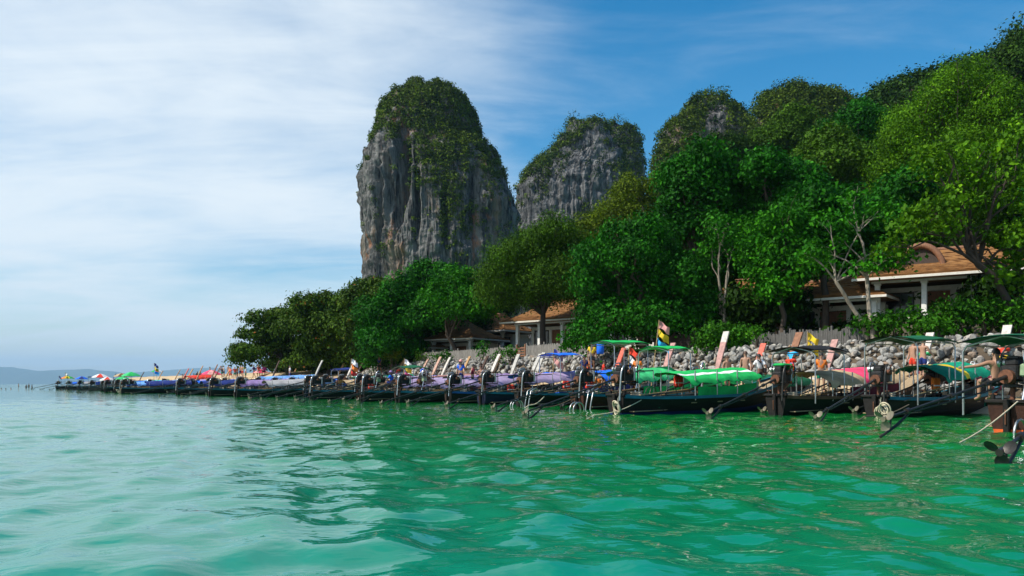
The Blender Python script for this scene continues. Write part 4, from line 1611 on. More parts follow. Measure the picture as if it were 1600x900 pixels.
def hull_pt(s, q, side, inset=0.0):
    b, sh, k = hb(s)
    b = max(.02, b - inset)
    k = k + inset
    return (LB * s + .30 * s * q * 1.0, side * b * q ** .55, k + (sh - k) * q ** 1.7)


def make_hull():
    mb = MB()
    n, m = 30, 9
    for side in (-1, 1):
        vs = [hull_pt(i / n, j / m, side) for i in range(n + 1) for j in range(m + 1)]
        fs, ms = [], []
        for i in range(n):
            for j in range(m):
                a = i * (m + 1) + j
                q = [a, a + 1, a + m + 2, a + m + 1]
                fs.append(q if side > 0 else q[::-1])
                ms.append(1 if vs[a + 1][2] < .16 and j < 7 else 0)
        for f, k in zip(fs, ms):
            pass
        o = len(mb.v)
        mb.v += vs
        for f, k in zip(fs, ms):
            mb.f.append([x + o for x in f])
            mb.m.append(k)
            mb.s.append(True)
        vi = [hull_pt(i / n, j / m, side, .05) for i in range(n + 1) for j in range(m + 1)]
        o = len(mb.v)
        mb.v += vi
        for f in fs:
            mb.f.append([x + o for x in f][::-1])
            mb.m.append(2)
            mb.s.append(True)
        top = [(hull_pt(i / n, 1, side), hull_pt(i / n, 1, side, .05)) for i in range(n + 1)]
        o = len(mb.v)
        for a, b in top:
            mb.v += [a, b]
        for i in range(n):
            mb.f.append([o + 2 * i, o + 2 * i + 1, o + 2 * i + 3, o + 2 * i + 2])
            mb.m.append(0)
            mb.s.append(False)
    tr = [hull_pt(0, j / m, -1) for j in range(m, 0, -1)] + [hull_pt(0, j / m, 1) for j in range(0, m + 1)]
    tr2 = [(x + .05, y, z) for x, y, z in tr]
    lo = [p for p in tr if p[2] < .16]
    hi = [p for p in tr if p[2] >= .16]
    k = len([p for p in tr[:m] if p[2] >= .16])
    mb.add(tr, [tuple(list(range(0, k + 1)) + list(range(len(tr) - k - 1, len(tr))))], 0)
    mb.add(tr, [tuple(range(k, len(tr) - k))], 1)
    mb.add(tr2, [tuple(range(len(tr) - 1, -1, -1))], 2)
    # strakes: the lap of each plank shows as a fine raised line
    for side in (-1, 1):
        for q in (.62, .8):
            pts = [Vector(hull_pt(i / n, q, side)) + Vector((0, side * .004, 0)) for i in range(n)]
            mb.tube(pts, .012, 4, 0, False)
    return mb.mesh('hull', [HULLS['tar'], BOTTOM['black'], INSIDE])


def make_rail(side):
    mb = MB()
    n = 30
    pts = [Vector(hull_pt(i / n, 1, side)) + Vector((0, side * .02, -.03)) for i in range(n + 1)]
    o = len(mb.v)
    for p in pts:
        for (dy, dz) in ((-.045, .06), (.035, .06), (.045, -.05), (-.02, -.05)):
            mb.v.append((p.x, p.y + side * dy, p.z + dz))
    for i in range(n):
        for k in range(4):
            a, b = o + i * 4 + k, o + i * 4 + (k + 1) % 4
            mb.f.append([a, b, b + 4, a + 4])
            mb.m.append(0)
            mb.s.append(False)
    return mb.mesh('rub_rail', RAILS['teal'])


def make_floor():
    mb = MB()
    n = 10
    for k in range(4):
        a = .03 + .58 * k / 4
        e = .03 + .58 * (k + 1) / 4 - .006
        for r in range(5):
            y0 = -.62 + r * .25
            mb.box((LB * (a + e) / 2, y0 + .12, .12 + .004 * ((r + k) % 3)), (LB * (e - a), .235, .03))
    return mb.mesh('floor_planks', DECK)


def make_sternpost():
    mb = MB()
    mb.box((-.06, 0, .32), (.12, .14, .95), 0, bev=.02)
    mb.box((.02, 0, .74), (.16, .98, .09), 0, bev=.02)
    for s in (-1, 1):
        mb.box((.12, s * .36, .84), (.09, .07, .16), 0, bev=.015)
        mb.tube([(.12, s * .36 - .09, .90), (.12, s * .36 + .09, .90)], .022, 6, 1)
    mb.tube([(-.14, 0, .55), (-.14, 0, .2)], .02, 6, 1)
    return mb.mesh('sternpost', [HULLS['tar'], RUST])


def make_foredeck():
    mb = MB()
    n = 12

    def fn(u, v):
        s = .70 + .28 * u
        b, sh, k = hb(s)
        return (LB * s + .2, (v * 2 - 1) * (b - .04), sh - .06 + .04 * (1 - (v * 2 - 1) ** 2))
    mb.grid(fn, n, 6)
    mb.grid(lambda u, v: (lambda p: (p[0], p[1], p[2] - .04))(fn(u, 1 - v)), n, 6)
    b, sh, k = hb(.70)
    mb.box((LB * .70 + .2, 0, sh - .16), (.05, 2 * b - .1, .2))
    return mb.mesh('foredeck', DECK)


def make_bench(x):
    b, sh, k = hb(x / LB)
    mb = MB()
    mb.box((x, 0, .36), (.32, 2 * b - .16, .045), bev=.01)
    for y in (-.5, .5):
        mb.box((x, y, .24), (.05, .08, .22))
    return mb.mesh('bench', DECK)


def make_prow(h=3.3, w=.32, lean=1.15):
    mb = MB()
    n = 10
    o = len(mb.v)
    for i in range(n + 1):
        f = i / n
        x = LB * .965 + lean * f ** 1.25
        z = .85 + (h - .85) * f
        ww = (.13 + (w - .13) * min(1, f * 1.8)) / 2 * (1 + .12 * f)
        th = .14 - .06 * f
        tx, tz = -(h - .85) / 3.2, lean / 3.2
        for (sy, st) in ((-1, 1), (1, 1), (1, -1), (-1, -1)):
            mb.v.append((x + th * st * -.9 * .5 - 0, sy * ww, z + th * st * .3 * .5))
    for i in range(n):
        for k in range(4):
            a, b = o + i * 4 + k, o + i * 4 + (k + 1) % 4
            mb.f.append([a, a + 4, b + 4, b])
            mb.m.append(1 if i >= n - 2 else 0)
            mb.s.append(False)
    mb.f.append([o + 4 * n + k for k in range(4)])
    mb.m.append(1)
    mb.s.append(False)
    return mb.mesh('prow_post', [PROWS['pink'], PROWS['pink']])


def make_ribbon(seed, h=3.3, lean=1.15):
    rng = np.random.RandomState(seed)
    mb = MB()
    for k in range(3):
        f = .34 + .13 * k
        x = LB * .965 + lean * f ** 1.25
        z = .85 + (h - .85) * f
        pts = [(x + .13 * math.cos(a), .21 * math.sin(a), z + .03 * math.sin(2 * a)) for a in np.linspace(0, 2 * math.pi, 13)]
        mb.tube(pts, .075, 6, k, False)
        for s in range(3):
            y0 = rng.uniform(-.2, .2)
            ln = rng.uniform(.45, .9)
            ph = rng.uniform(0, 6)

            def tail(u, v):
                return (x - .16 - .10 * math.sin(3 * u + ph) - .12 * u, y0 + (v - .5) * .13 + .1 * math.sin(2.5 * u + ph), z - u * ln)
            mb.grid(tail, 6, 2, k)
    return mb.mesh('ribbon', [T['red'], T['yellow'], T['sky']])


def make_engine():
    mb = MB()
    mb.box((.30, 0, .24), (.74, .40, .38), 0, bev=.04)
    mb.box((.26, 0, .50), (.52, .30, .18), 0, bev=.04)
    for k in range(5):
        mb.box((.08 + k * .1, 0, .615), (.05, .24, .07), 0, bev=.01)
    mb.box((.74, 0, .32), (.10, .46, .50), 1, bev=.02)
    for k in range(6):
        mb.box((.80, 0, .13 + k * .075), (.02, .40, .03), 0)
    mb.disc((.67, 0, .30), (1, 0, 0), .20, .05, 14, 0)
    mb.disc((.20, .26, .50), (0, 1, 0), .11, .2, 12, 1)
    mb.disc((.42, -.25, .40), (0, 1, 0), .09, .16, 12, 2)
    mb.disc((-.10, 0, .14), (1, 0, 0), .17, .20, 14, 2)
    for s in (-1, 1):
        mb.tube([(-.05, s * .26, 0), (.85, s * .26, 0), (.85, s * .26, .62), (.15, s * .26, .66)], .025, 6, 0)
        mb.tube([(.1, s * .26, 0), (.1, s * .26, .64)], .022, 6, 0)
    mb.tube([(.5, .2, .55), (.45, .28, .75), (.2, .3, .72), (.05, .26, .5)], .03, 6, 1)
    mb.tube([(.6, -.2, .5), (.5, -.3, .66), (.2, -.32, .35)], .022, 6, 2)
    mb.disc((.15, 0, -.25), (0, 0, 1), .055, .6, 10, 2)
    mb.box((.15, 0, -.06), (.3, .34, .08), 0, bev=.01)
    return mb.mesh('engine', [IRON, STEEL, RUST])


def make_shaft(ln=4.7, drop=.98):
    mb = MB()
    e = Vector((-ln, 0, -drop))
    a = Vector((-.15, 0, .14))
    d = (e - a).normalized()
    mb.tube([a, a.lerp(e, .12), e], [.058, .034, .029], 8, 0)
    b0, b1 = a.lerp(e, .06) + Vector((0, 0, -.20)), a.lerp(e, .80) + Vector((0, 0, -.06))
    mb.tube([b0, b1], .021, 6, 0)
    for f in (.15, .3, .45, .6, .74):
        p = a.lerp(e, f)
        q = b0.lerp(b1, (f - .06) / .74)
        mb.tube([p, q], .02, 5, 0)
    for f in (.2, .5, .85):
        p = a.lerp(e, f)
        mb.tube([p - d * .05, p + d * .05], .065, 8, 0)
    return mb.mesh('drive_shaft', SHAFT_M)


def make_skeg(ln=4.7, drop=.98):
    mb = MB()
    e = Vector((-ln, 0, -drop))
    mb.tube([e + Vector((.75, 0, .13)), e + Vector((.35, 0, -.14)), e + Vector((-.22, 0, -.40))], .028, 6)
    mb.tube([e + Vector((.12, 0, 0)), e + Vector((.10, 0, -.26))], .022, 6)
    mb.tube([e + Vector((.75, 0, .13)), e + Vector((.10, .0, -.24))], .016, 5)
    return mb.mesh('skeg', SHAFT_M)


def make_prop(ln=4.7, drop=.98):
    mb = MB()
    e = Vector((-ln - .07, 0, -drop - .02))
    ax = Vector((-1, 0, -.22)).normalized()
    mb.disc(e, ax, .055, .16, 8)
    s = ax.cross(Vector((0, 0, 1))).normalized()
    w = s.cross(ax)
    for k in range(3):
        a = 2 * math.pi * k / 3 + .5
        r = s * math.cos(a) + w * math.sin(a)
        t = (ax * .55 + r.cross(ax) * .83).normalized()

        def fn(u, v):
            b = 2 * math.pi * u
            return e + r * (.04 + .105 * (1 + math.cos(b) * v)) + t * (.095 * math.sin(b) * v) + ax * .02 * v * v
        mb.grid(fn, 14, 3)
        nrm = r.cross(t) * .012

        def fn2(u, v):
            return fn(1 - u, v) + nrm
        mb.grid(fn2, 14, 3)
    return mb.mesh('propeller', BRASS)


def make_tiller():
    mb = MB()
    mb.tube([(.75, 0, .35), (1.3, .05, .45), (2.3, .12, .48)], [.03, .026, .024], 6)
    mb.tube([(1.2, .05, .43), (1.25, -.2, .55)], .014, 5)
    return mb.mesh('tiller', SHAFT_M)


def make_exhaust(k):
    mb = MB()
    if k == 0:
        pts = [(.1, -.2, .5), (-.05, -.34, .62), (-.22, -.36, .40), (-.26, -.34, -.1), (-.30, -.34, -.65)]
    else:
        pts = [(.3, -.22, .52), (.2, -.3, .85), (.0, -.36, .9), (-.15, -.38, .6), (-.05, -.40, .2), (-.2, -.4, -.4)]
    sm = []
    for i in range(len(pts) - 1):
        for f in (0, .33, .66):
            p0, p1, p2, p3 = [Vector(pts[max(0, min(len(pts) - 1, i + o))]) for o in (-1, 0, 1, 2)]
            sm.append(.5 * ((2 * p1) + (p2 - p0) * f + (2 * p0 - 5 * p1 + 4 * p2 - p3) * f * f + (3 * p1 - p0 - 3 * p2 + p3) * f ** 3))
    sm.append(Vector(pts[-1]))
    mb.tube(sm, .032, 8)
    return mb.mesh('exhaust_pipe', CHROME)


def make_ladder():
    """bent steel boarding rails at the stern, dipping into the water"""
    mb = MB()
    for s in (-.35, -.62):
        pts = [(.5, s - .25, .75), (.25, s - .42, .95), (-.1, s - .45, .80), (-.22, s - .42, .3), (-.30, s - .40, -.2)]
        mb.tube(pts, .03, 8)
    for s in (0, .3):
        pts = [(-.35 - s * .3 + .34 * math.cos(a) - .3, -.5 - s, .02 + .34 * math.sin(a)) for a in np.linspace(-.15, 3.3, 11)]
        mb.tube(pts, .03, 8)
    return mb.mesh('boarding_ladder', STEEL)


def make_stern_rope(seed):
    rng = np.random.RandomState(seed)
    mb = MB()
    mb.tube([(.1, -.2, .85), (-.08, -.22, .6), (-.12, -.25, .3), (-.1, -.3, .05)], .028, 6)
    for k in range(4):
        r = rng.uniform(.16, .26)
        ph = rng.uniform(0, 3)
        cx = -.2 - .12 * k
        pts = [(cx + .10 * math.sin(a + ph), -.25 - .12 * k + r * math.cos(a), .16 + r * math.sin(a) + .06 * k) for a in np.linspace(0, 2 * math.pi, 15)]
        mb.tube(pts, .026, 6)
    return mb.mesh('stern_rope', ROPE)


def make_poles(seed):
    """boat hook, bamboo pole and a coiled line lying along one side"""
    rng = np.random.RandomState(seed)
    mb = MB()
    for k in range(4):
        x0 = rng.uniform(.3, 2.5)
        ln = rng.uniform(2.2, 5.0)
        y0, y1 = rng.uniform(-.75, -.3), rng.uniform(-.8, -.2)
        z0, z1 = rng.uniform(.55, .75), rng.uniform(.65, 1.15)
        mb.tube([(x0, y0, z0), (x0 + ln, y1, z1)], .022, 6, k % 2)
    for k in range(3):
        x0 = rng.uniform(.6, 3.0)
        mb.tube([(x0, -.55, .6), (x0 + .1, -.62, .95), (x0 + .5, -.62, 1.08), (x0 + .8, -.5, .62)], .018, 6, 1)
    pts = [(1.2 + .22 * math.cos(a), .1 + .2 * math.sin(a), .62 + .012 * a) for a in np.linspace(0, 18, 46)]
    mb.tube(pts, .02, 5, 2)
    return mb.mesh('poles', [BAMBOO, SHAFT_M, ROPE])


CAN = dict(x0=2.7, x1=8.0, w=1.02, z=1.42, rise=.34)


def make_canopy(seed, stripe=None, x0=2.7, x1=8.0, w=1.02, z=1.42, rise=.26, slope=.16):
    z = z - .20
    rng = np.random.RandomState(seed)
    mb = MB()
    nu, nv = 26, 18
    ph = rng.uniform(0, 6, 6)
    nb = 4

    def fn(u, v):
        y = (v * 2 - 1)
        yy = y * w
        zz = z + .10 + .17 * y + rise * (1 - abs(y) ** 1.8) + slope * (u - .3)
        bay = abs(math.sin(math.pi * u * nb))
        zz -= .12 * rise * bay * (1 - .4 * abs(y))
        if abs(y) > .86:
            e = (abs(y) - .86) / .14
            yy = math.copysign(w * (.86 + .14 * e * .55), y)
            zz -= e * (.11 + .04 * math.sin(u * 23 + ph[0]) + .025 * math.sin(u * 51 + ph[1]))
        zz += .018 * math.sin(u * 17 + y * 4 + ph[2]) + .012 * math.sin(u * 41 - y * 9 + ph[3])
        return (x0 + (x1 - x0) * u, yy, zz)

    def mf(i, j):
        if stripe == 'mid':
            return 1 if j in (5, 6) else 0
        if stripe == 'half':
            return 1 if j >= 10 else 0
        if stripe == 'bow':
            return 1 if i >= 15 else 0
        if stripe == 'cross':
            return 1 if i in (11, 12) else 0
        return 0
    mb.grid(fn, nu, nv, mfn=mf)
    mb.grid(lambda u, v: (lambda p: (p[0], p[1] * .995, p[2] - .015))(fn(u, 1 - v)), nu, nv, mfn=lambda i, j: mf(i, nv - 1 - j))
    return mb.mesh('canopy', [T['green'], T['white']])


def make_post(ht):
    mb = MB()
    mb.tube([(0, 0, -.15), (0, 0, ht)], .026, 7)
    mb.tube([(0, 0, ht * .42), (0, 0, ht * .56)], .038, 7)
    return mb.mesh('canopy_post', STEEL)


def make_side_panel():  # green ones are tarp walls; dark ones are added to darken under canopies
    mb = MB()
    n = 20

    def fn(u, v):
        s = (3.6 + 4.0 * u) / LB
        b, sh, k = hb(s)
        return (LB * s, -(b - .07) + .02 * math.sin(u * 30) * v, sh + .02 + v * (.34 + .02 * math.sin(u * 19)))
    mb.grid(fn, n, 3)
    mb.grid(lambda u, v: (lambda p: (p[0], p[1] + .02, p[2]))(fn(1 - u, v)), n, 3)
    return mb.mesh('side_panel', T['green'])


def make_awning(seed, ln=2.6, w=1.0, z=2.6):
    mb = MB()

    def fn(u, v):
        y = v * 2 - 1
        return ((u - .5) * ln, y * w, z - .14 * y * y + .03 * math.sin(u * 9 + seed) - .08 * (2 * u - 1) ** 2)
    mb.grid(fn, 12, 8, mfn=lambda i, j: 1 if i >= 7 and j > 1 and seed % 2 else 0)
    mb.grid(lambda u, v: (lambda p: (p[0], p[1], p[2] - .03))(fn(u, 1 - v)), 12, 8)
    for k in range(12):
        for s in (0, 1):
            a, b = fn(k / 12, s), fn((k + 1) / 12, s)
            mb.add([a, b, (b[0], b[1], b[2] - .03), (a[0], a[1], a[2] - .03)], [(0, 1, 2, 3)])
    return mb.mesh('awning', [T['black'], T['black']])


def make_awning_frame(ln=2.6, w=.95, z=2.6):
    mb = MB()
    for x in (-ln * .44, ln * .44):
        pts = [(x, -w, .4), (x, -w, z - .42), (x, -w * .9, z - .28), (x, 0, z - .06), (x, w * .9, z - .28), (x, w, z - .42), (x, w, .4)]
        mb.tube(pts, .026, 7)
    for y in (-w * .9, 0, w * .9):
        zz = z - .28 if y else z - .08
        mb.tube([(-ln * .46, y, zz), (ln * .46, y, zz)], .02, 6)
    return mb.mesh('awning_frame', STEEL)


def make_cargo(seed):
    """bundles and boxes lashed down inside"""
    rng = np.random.RandomState(seed)
    mb = MB()
    for k in range(6):
        x = 1.6 + k * .95 + rng.uniform(-.2, .2)
        y = rng.uniform(-.4, .4)
        mb.box((x, y, .14 + .22), (rng.uniform(.35, .6), rng.uniform(.3, .5), rng.uniform(.3, .5)), rng.randint(0, 3), rz=rng.uniform(-.4, .4), bev=.05)
    return mb.mesh('cargo', [T['black'], T['brown'], T['darkgreen']])


MESH = {}


def M(key, fn):
    if key not in MESH:
        MESH[key] = fn()
    return MESH[key]


GROUP_B = 'long-tail boats moored along the beach'


def boat(px, d, yaw, sc, can, hull, bottom, rail, prow, label, stripe=None, can2=None, cap=None, ribbon=None, awn=None, panel=None, prow_h=3.3,
         tilt=0.0, eyaw=0.0, ladder=False, rope=False, low=False, far=False, canr=.26, cover=None, xoff=0.0, canz=1.42, canx=(2.7, 8.0), roll=0.0):
    if d > 50:
        d += 1.6 * math.sin(px * 1.7)
        yaw += 6 * math.sin(px * 2.9)
        eyaw += 7 * math.sin(px * 4.1)
        roll += 1.5 * math.sin(px * .7)
    x, y = (px - 800) / F * d, d
    a = math.atan2(NDIR[1], NDIR[0]) + R(yaw)
    r = thing('longtail_boat', label, 'long-tail boat', (x, y, 0), a, GROUP_B)
    r.rotation_euler = (R(roll), R(-1.0), a)
    r.scale = (sc, sc ** .5, sc ** .5)
    h = obj('hull', M('hull', make_hull), r)
    setmat(h, 0, HULLS[hull])
    setmat(h, 1, BOTTOM[bottom])
    for s in (-1, 1):
        o = obj('rub_rail', M(('rail', s), lambda: make_rail(s)), r)
        setmat(o, 0, RAILS[rail])
    obj('sternpost', M('sternpost', make_sternpost), r)
    obj('floor_planks', M('floor', make_floor), r)
    obj('foredeck', M('fore', make_foredeck), r)
    if not far:
        for bx in (3.4, 4.9, 6.4):
            obj('bench', M(('bench', bx), lambda: make_bench(bx)), r)
        tag(obj('cargo', M(('cargo', int(px) % 4), lambda: make_cargo(int(px) % 4)), r), kind='stuff')
    p = obj('prow_post', M(('prow', prow_h), lambda: make_prow(prow_h)), r)
    setmat(p, 0, PROWS[prow])
    setmat(p, 1, PROWS[cap or prow] if (cap or prow) in PROWS else T[cap])
    if ribbon:
        rb = obj('ribbon', M(('ribbon', prow_h, int(px) % 3), lambda: make_ribbon(int(px) % 3, prow_h)), p)
        for k, c in enumerate(ribbon):
            setmat(rb, k, T[c])
    e = obj('engine', M('engine', make_engine), r, (.12, 0, 1.10 + .14 * ((px * 7.3) % 1.0)), (0, R(tilt + 1.2), R(eyaw)))
    obj('drive_shaft', M('shaft', make_shaft), e)
    obj('skeg', M('skeg', make_skeg), e)
    pr = obj('propeller', M('prop', make_prop), e)
    if px > 1700 or int(px) % 4 == 1:
        setmat(pr, 0, SHAFT_M)
    obj('tiller', M('tiller', make_tiller), e)
    k = int(px) % 2
    ex = obj('exhaust_pipe', M(('exh', k), lambda: make_exhaust(k)), e)
    if int(px) % 5 > 1:
        setmat(ex, 0, [SHAFT_M, RUST, STEEL][int(px) % 3])
    if cover:
        def mk():
            mb = MB()
            mb.box((.36, 0, .68), (.62, .46, .12), 0, bev=.05)
            mb.box((.70, 0, .62), (.2, .5, .2), 0, bev=.05)
            return mb.mesh('engine_cover', T[cover])
        obj('engine_cover', M(('cover', cover), mk), e)
    if not far and k:
        def mkb():
            mb = MB()
            mb.box((.05, -.36, .30), (.30, .22, .30), 0, bev=.03)
            return mb.mesh('battery_box', BATTERY)
        obj('battery_box', M('bat', mkb), e)
    if can:
        key = ('can', stripe, canz, canx, canr, int(px) % 3)
        c = obj('canopy', M(key, lambda: make_canopy(int(px) % 3 + 5, stripe, canx[0], canx[1], 1.02, canz, canr)), r)
        setmat(c, 0, T[can])
        setmat(c, 1, T[can2 or can])
        for s in (-1, 1):
            for i in range(4):
                f = (i + .25) / 3.5 if i < 3 else .97
                xx = canx[0] + (canx[1] - canx[0]) * f
                b, sh, kk = hb(xx / LB)
                obj('canopy_post', M(('post', canz), lambda: make_post(canz - .5)), r, (xx, s * min(b - .06, .9), sh))
    tag(obj('boat_gear', M(('poles', int(px) % 5), lambda: make_poles(int(px) % 5)), r), kind='stuff')
    if panel:
        o = obj('side_panel', M('panel', make_side_panel), r)
        setmat(o, 0, T[panel])
    if awn:
        ax, az, al, c1, c2 = awn
        o = obj('awning', M(('awn', az, al, 1 if c1 != c2 else 0), lambda: make_awning(1 if c1 != c2 else 2, al, 1.0, az)), r, (ax, 0, 0))
        setmat(o, 0, T[c1])
        setmat(o, 1, T[c2])
        obj('awning_frame', M(('awnf', az, al), lambda: make_awning_frame(al, .93, az)), r, (ax, 0, 0))
    if ladder:
        obj('boarding_ladder', M('ladder', make_ladder), r)
    if rope:
        obj('stern_rope', M(('srope', int(px) % 2), lambda: make_stern_rope(int(px) % 2)), r)
    return r


def build_boats():
    # near ones, right to left
    boat(1718, 14.6, 0, 1.0, 'blue', 'tar', 'black', 'teal', 'brown', 'boat at the right edge of which only the iron tail shaft shows', eyaw=4)
    boat(1575, 18.9, 2, 1.0, None, 'rust', 'orange', 'turq', 'brown', 'boat with bright orange bottom and turquoise rail cut off by the right edge', ladder=True, awn=(1.0, 2.35, 2.6, 'darkgreen', 'maroon'), eyaw=-6, tilt=3)
    boat(1368, 27.6, 3.5, 1.0, 'teal', 'tar', 'black', 'teal', 'salmon', 'dark boat with teal canopy crossed by a yellow band, rope loops at its stern', panel='black', stripe='cross', can2='yellow', rope=True,
         awn=(2.6, 2.85, 3.4, 'darkgreen', 'darkgreen'), cap='white', prow_h=3.5, eyaw=6, ribbon=('purple', 'yellow', 'red'), canx=(3.4, 7.4), canz=1.62)
    boat(1212, 30.0, 1, 1.0, 'tan', 'tar', 'black', 'brown', 'white', 'dark boat with half tan, half pink canopy and a small black awning over its stern', panel='maroon', stripe='bow', can2='pink', awn=(2.1, 2.6, 2.2, 'black', 'black'), cover='green', eyaw=8,
         ribbon=('pink', 'white', 'lightgreen'), canx=(2.2, 6.4), canz=1.45)
    boat(962, 30.0, 2, 1.02, 'green', 'tar', 'blue', 'teal', 'brown', 'boat with bright green canopy carrying one long white stripe and blue waterline', stripe='mid', can2='white', rope=True, panel='green', canr=.16, canz=1.5, eyaw=6, ribbon=('orange', 'red', 'sky'), canx=(3.1, 7.6))
    boat(902, 36.0, 6, 1.0, 'lightgreen', 'brown', 'black', 'teal', 'pink', 'brown hulled boat with plain light green canopy behind the white striped one', ladder=True, panel='green', cap='white', prow_h=3.8, awn=(6.3, 2.95, 2.0, 'green', 'darkgreen'), eyaw=-4, canx=(3.0, 6.6), canz=1.62)
    boat(812, 41.0, 2, 1.0, 'blue', 'tar', 'black', 'teal', 'pink', 'boat with strong blue canopy and a raised green lattice awning', panel='navy', ladder=True, awn=(7.2, 3.5, 3.0, 'green', 'darkgreen'), eyaw=4, canx=(5.2, 8.4), canz=1.62, prow_h=3.4)
    boat(752, 45.0, 4, 1.0, 'lilac', 'navy', 'black', 'teal', 'red', 'boat with lilac and blue canopy under a small blue awning', panel='black', stripe='half', can2='blue', awn=(6.1, 2.95, 2.0, 'blue', 'navy'), eyaw=-3, canz=1.55)
    boat(700, 47.5, 0, .98, 'lilac', 'tar', 'black', 'blue', 'brown', 'boat with pinkish lilac canopy left of the blue awning boat', panel='black', stripe='bow', can2='palepink', eyaw=5, ribbon=('yellow', 'red', 'orange'), canz=1.5)
    boat(655, 50.5, 3, 1.0, 'purple', 'rust', 'black', 'grey', 'grey', 'boat with deep purple canopy showing pale edges near the grey prows', panel='purple', can2='lilac', stripe='half', eyaw=-4, canz=1.5)
    boat(618, 54, 1, 1.0, 'mauve', 'tar', 'black', 'teal', 'grey', 'boat with long brownish mauve canopy before the pale stones', panel='black', eyaw=3, canz=1.55)
    boat(585, 57, 4, 1.0, 'blue', 'tar', 'black', 'blue', 'wood', 'boat with short blue canopy and a dark green awning over a driver in blue', awn=(3.0, 2.5, 2.2, 'darkgreen', 'darkgreen'), eyaw=-2, canx=(3.0, 5.6))
    boat(556, 60, 0, .98, 'tan', 'rust', 'black', 'brown', 'dark', 'boat with dull tan canopy beneath two grey prows', eyaw=5, canz=1.35)
    boat(528, 63.5, 2, 1.0, 'lilac', 'tar', 'black', 'teal', 'wood', 'boat with lilac canopy in front of the white and teal one', panel='purple', eyaw=0, stripe='half', can2='purple')
    boat(502, 67, 3, 1.02, 'teal', 'tar', 'black', 'teal', 'white', 'boat with canopy half white half teal below the beach almonds', panel='black', stripe='half', can2='white', eyaw=-3, canz=1.6)
    boat(476, 71, 1, 1.0, 'blue', 'navy', 'black', 'blue', 'salmon', 'boat with violet blue canopy left of the white and teal one', panel='purple', stripe='bow', can2='purple', eyaw=2, ribbon=('red', 'white', 'blue'))
    boat(450, 75.5, 4, 1.0, 'paleblue', 'tar', 'black', 'teal', 'wood', 'boat with faded pale blue canopy by the red draped prow', eyaw=-4, ribbon=('red', 'magenta', 'red'), awn=(5.5, 2.6, 2.2, 'navy', 'navy'))
    boat(424, 79.5, 0, .98, 'lilac', 'rust', 'black', 'teal', 'dark', 'boat with greyish lilac canopy beneath the leftmost beach tree', eyaw=3)
    boat(398, 84, 2, 1.0, 'purple', 'tar', 'black', 'teal', 'dark', 'boat with dark purple canopy and yellow cloth on its bow', eyaw=-2, ribbon=('yellow', 'yellow', 'white'), stripe='half', can2='lilac')
    boat(372, 89, 5, 1.05, 'paleblue', 'tar', 'black', 'teal', 'wood', 'boat with very long sky blue canopy in front of the crowd', panel='black', eyaw=4, canz=1.75, canx=(2.2, 8.4))
    boat(346, 94, 1, 1.0, 'blue', 'tar', 'black', 'blue', 'wood', 'boat with blue canopy and pale wooden prow before the bathers', eyaw=-3)
    boat(322, 99, 3, 1.0, 'purple', 'navy', 'black', 'teal', 'wood', 'boat with violet canopy near the raised tail shaft', eyaw=2)
    boat(300, 104, 0, 1.0, 'navy', 'tar', 'black', 'teal', 'orange' if 'orange' in PROWS else 'wood', 'boat with its tail shaft tipped high into the air', tilt=-30, eyaw=176, canz=1.3)
    boat(276, 110, 2, 1.0, 'blue', 'tar', 'black', 'blue', 'wood', 'boat with blue canopy right of the red roofed one', eyaw=-5)
    boat(252, 113, 4, 1.05, 'red', 'rust', 'black', 'teal', 'dark', 'boat with high red cloth roof near the tricolour pennant', canz=2.1, eyaw=3, canx=(3.5, 7.0))
    boat(230, 110, 0, 1.0, 'blue', 'tar', 'black', 'teal', 'wood', 'boat with blue and lilac canopy right of the green parasols', stripe='bow', can2='lilac', eyaw=0)
    boat(190, 98, 1, 1.0, 'navy', 'tar', 'black', 'teal', 'brown', 'dark boat lying farthest out with rope trailing at its stern', rope=True, eyaw=-6, canz=1.3)
    boat(176, 118, 2, 1.0, 'lightgreen', 'tar', 'black', 'teal', 'wood', 'boat with pale green canopy below the green parasols', eyaw=3)
    boat(158, 128, 0, 1.0, 'paleblue', 'tar', 'black', 'teal', 'wood', 'boat with white blue canopy below the red and white parasol', stripe='half', can2='white', eyaw=0)
    boat(140, 138, 3, 1.0, 'purple', 'tar', 'black', 'teal', 'wood', 'boat with violet canopy right of the small navy awning', eyaw=4)
    boat(122, 150, 0, 1.0, 'blue', 'tar', 'black', 'teal', 'dark', 'boat with blue canopy and small navy awning near the end of the row', eyaw=-3, awn=(3, 2.6, 2.2, 'navy', 'navy'))
    boat(104, 163, 2, 1.0, 'grey', 'tar', 'black', 'teal', 'dark', 'boat with grey canopy below the rainbow parasol', eyaw=2)
    boat(88, 176, 0, 1.0, 'blue', 'tar', 'black', 'teal', 'dark', 'boat with blue canopy at the far left end of the row', eyaw=0)


build_boats()


# ------------------------------------------------------------------ mooring lines, jackets, parasols, flags
def line(label, pts, r=.018, m=ROPE_DK, group='mooring lines running into the water'):
    pts = [Vector(p) for p in pts]
    sm = []
    for a, b in zip(pts[:-1], pts[1:]):
        for k in range(8):
            f = k / 8
            p = a.lerp(b, f)
            p.z -= .12 * math.sin(math.pi * f)
            sm.append(p)
    sm.append(pts[-1])
    c = sm[0].copy()
    mb = MB()
    mb.tube([p - c for p in sm], r, 6)
    o = mb.build('mooring_line', m)
    o.location = c
    return tag(o, label, 'rope', group)


def W(px, d, z):
    return Vector(((px - 800) / F * d, d, z))


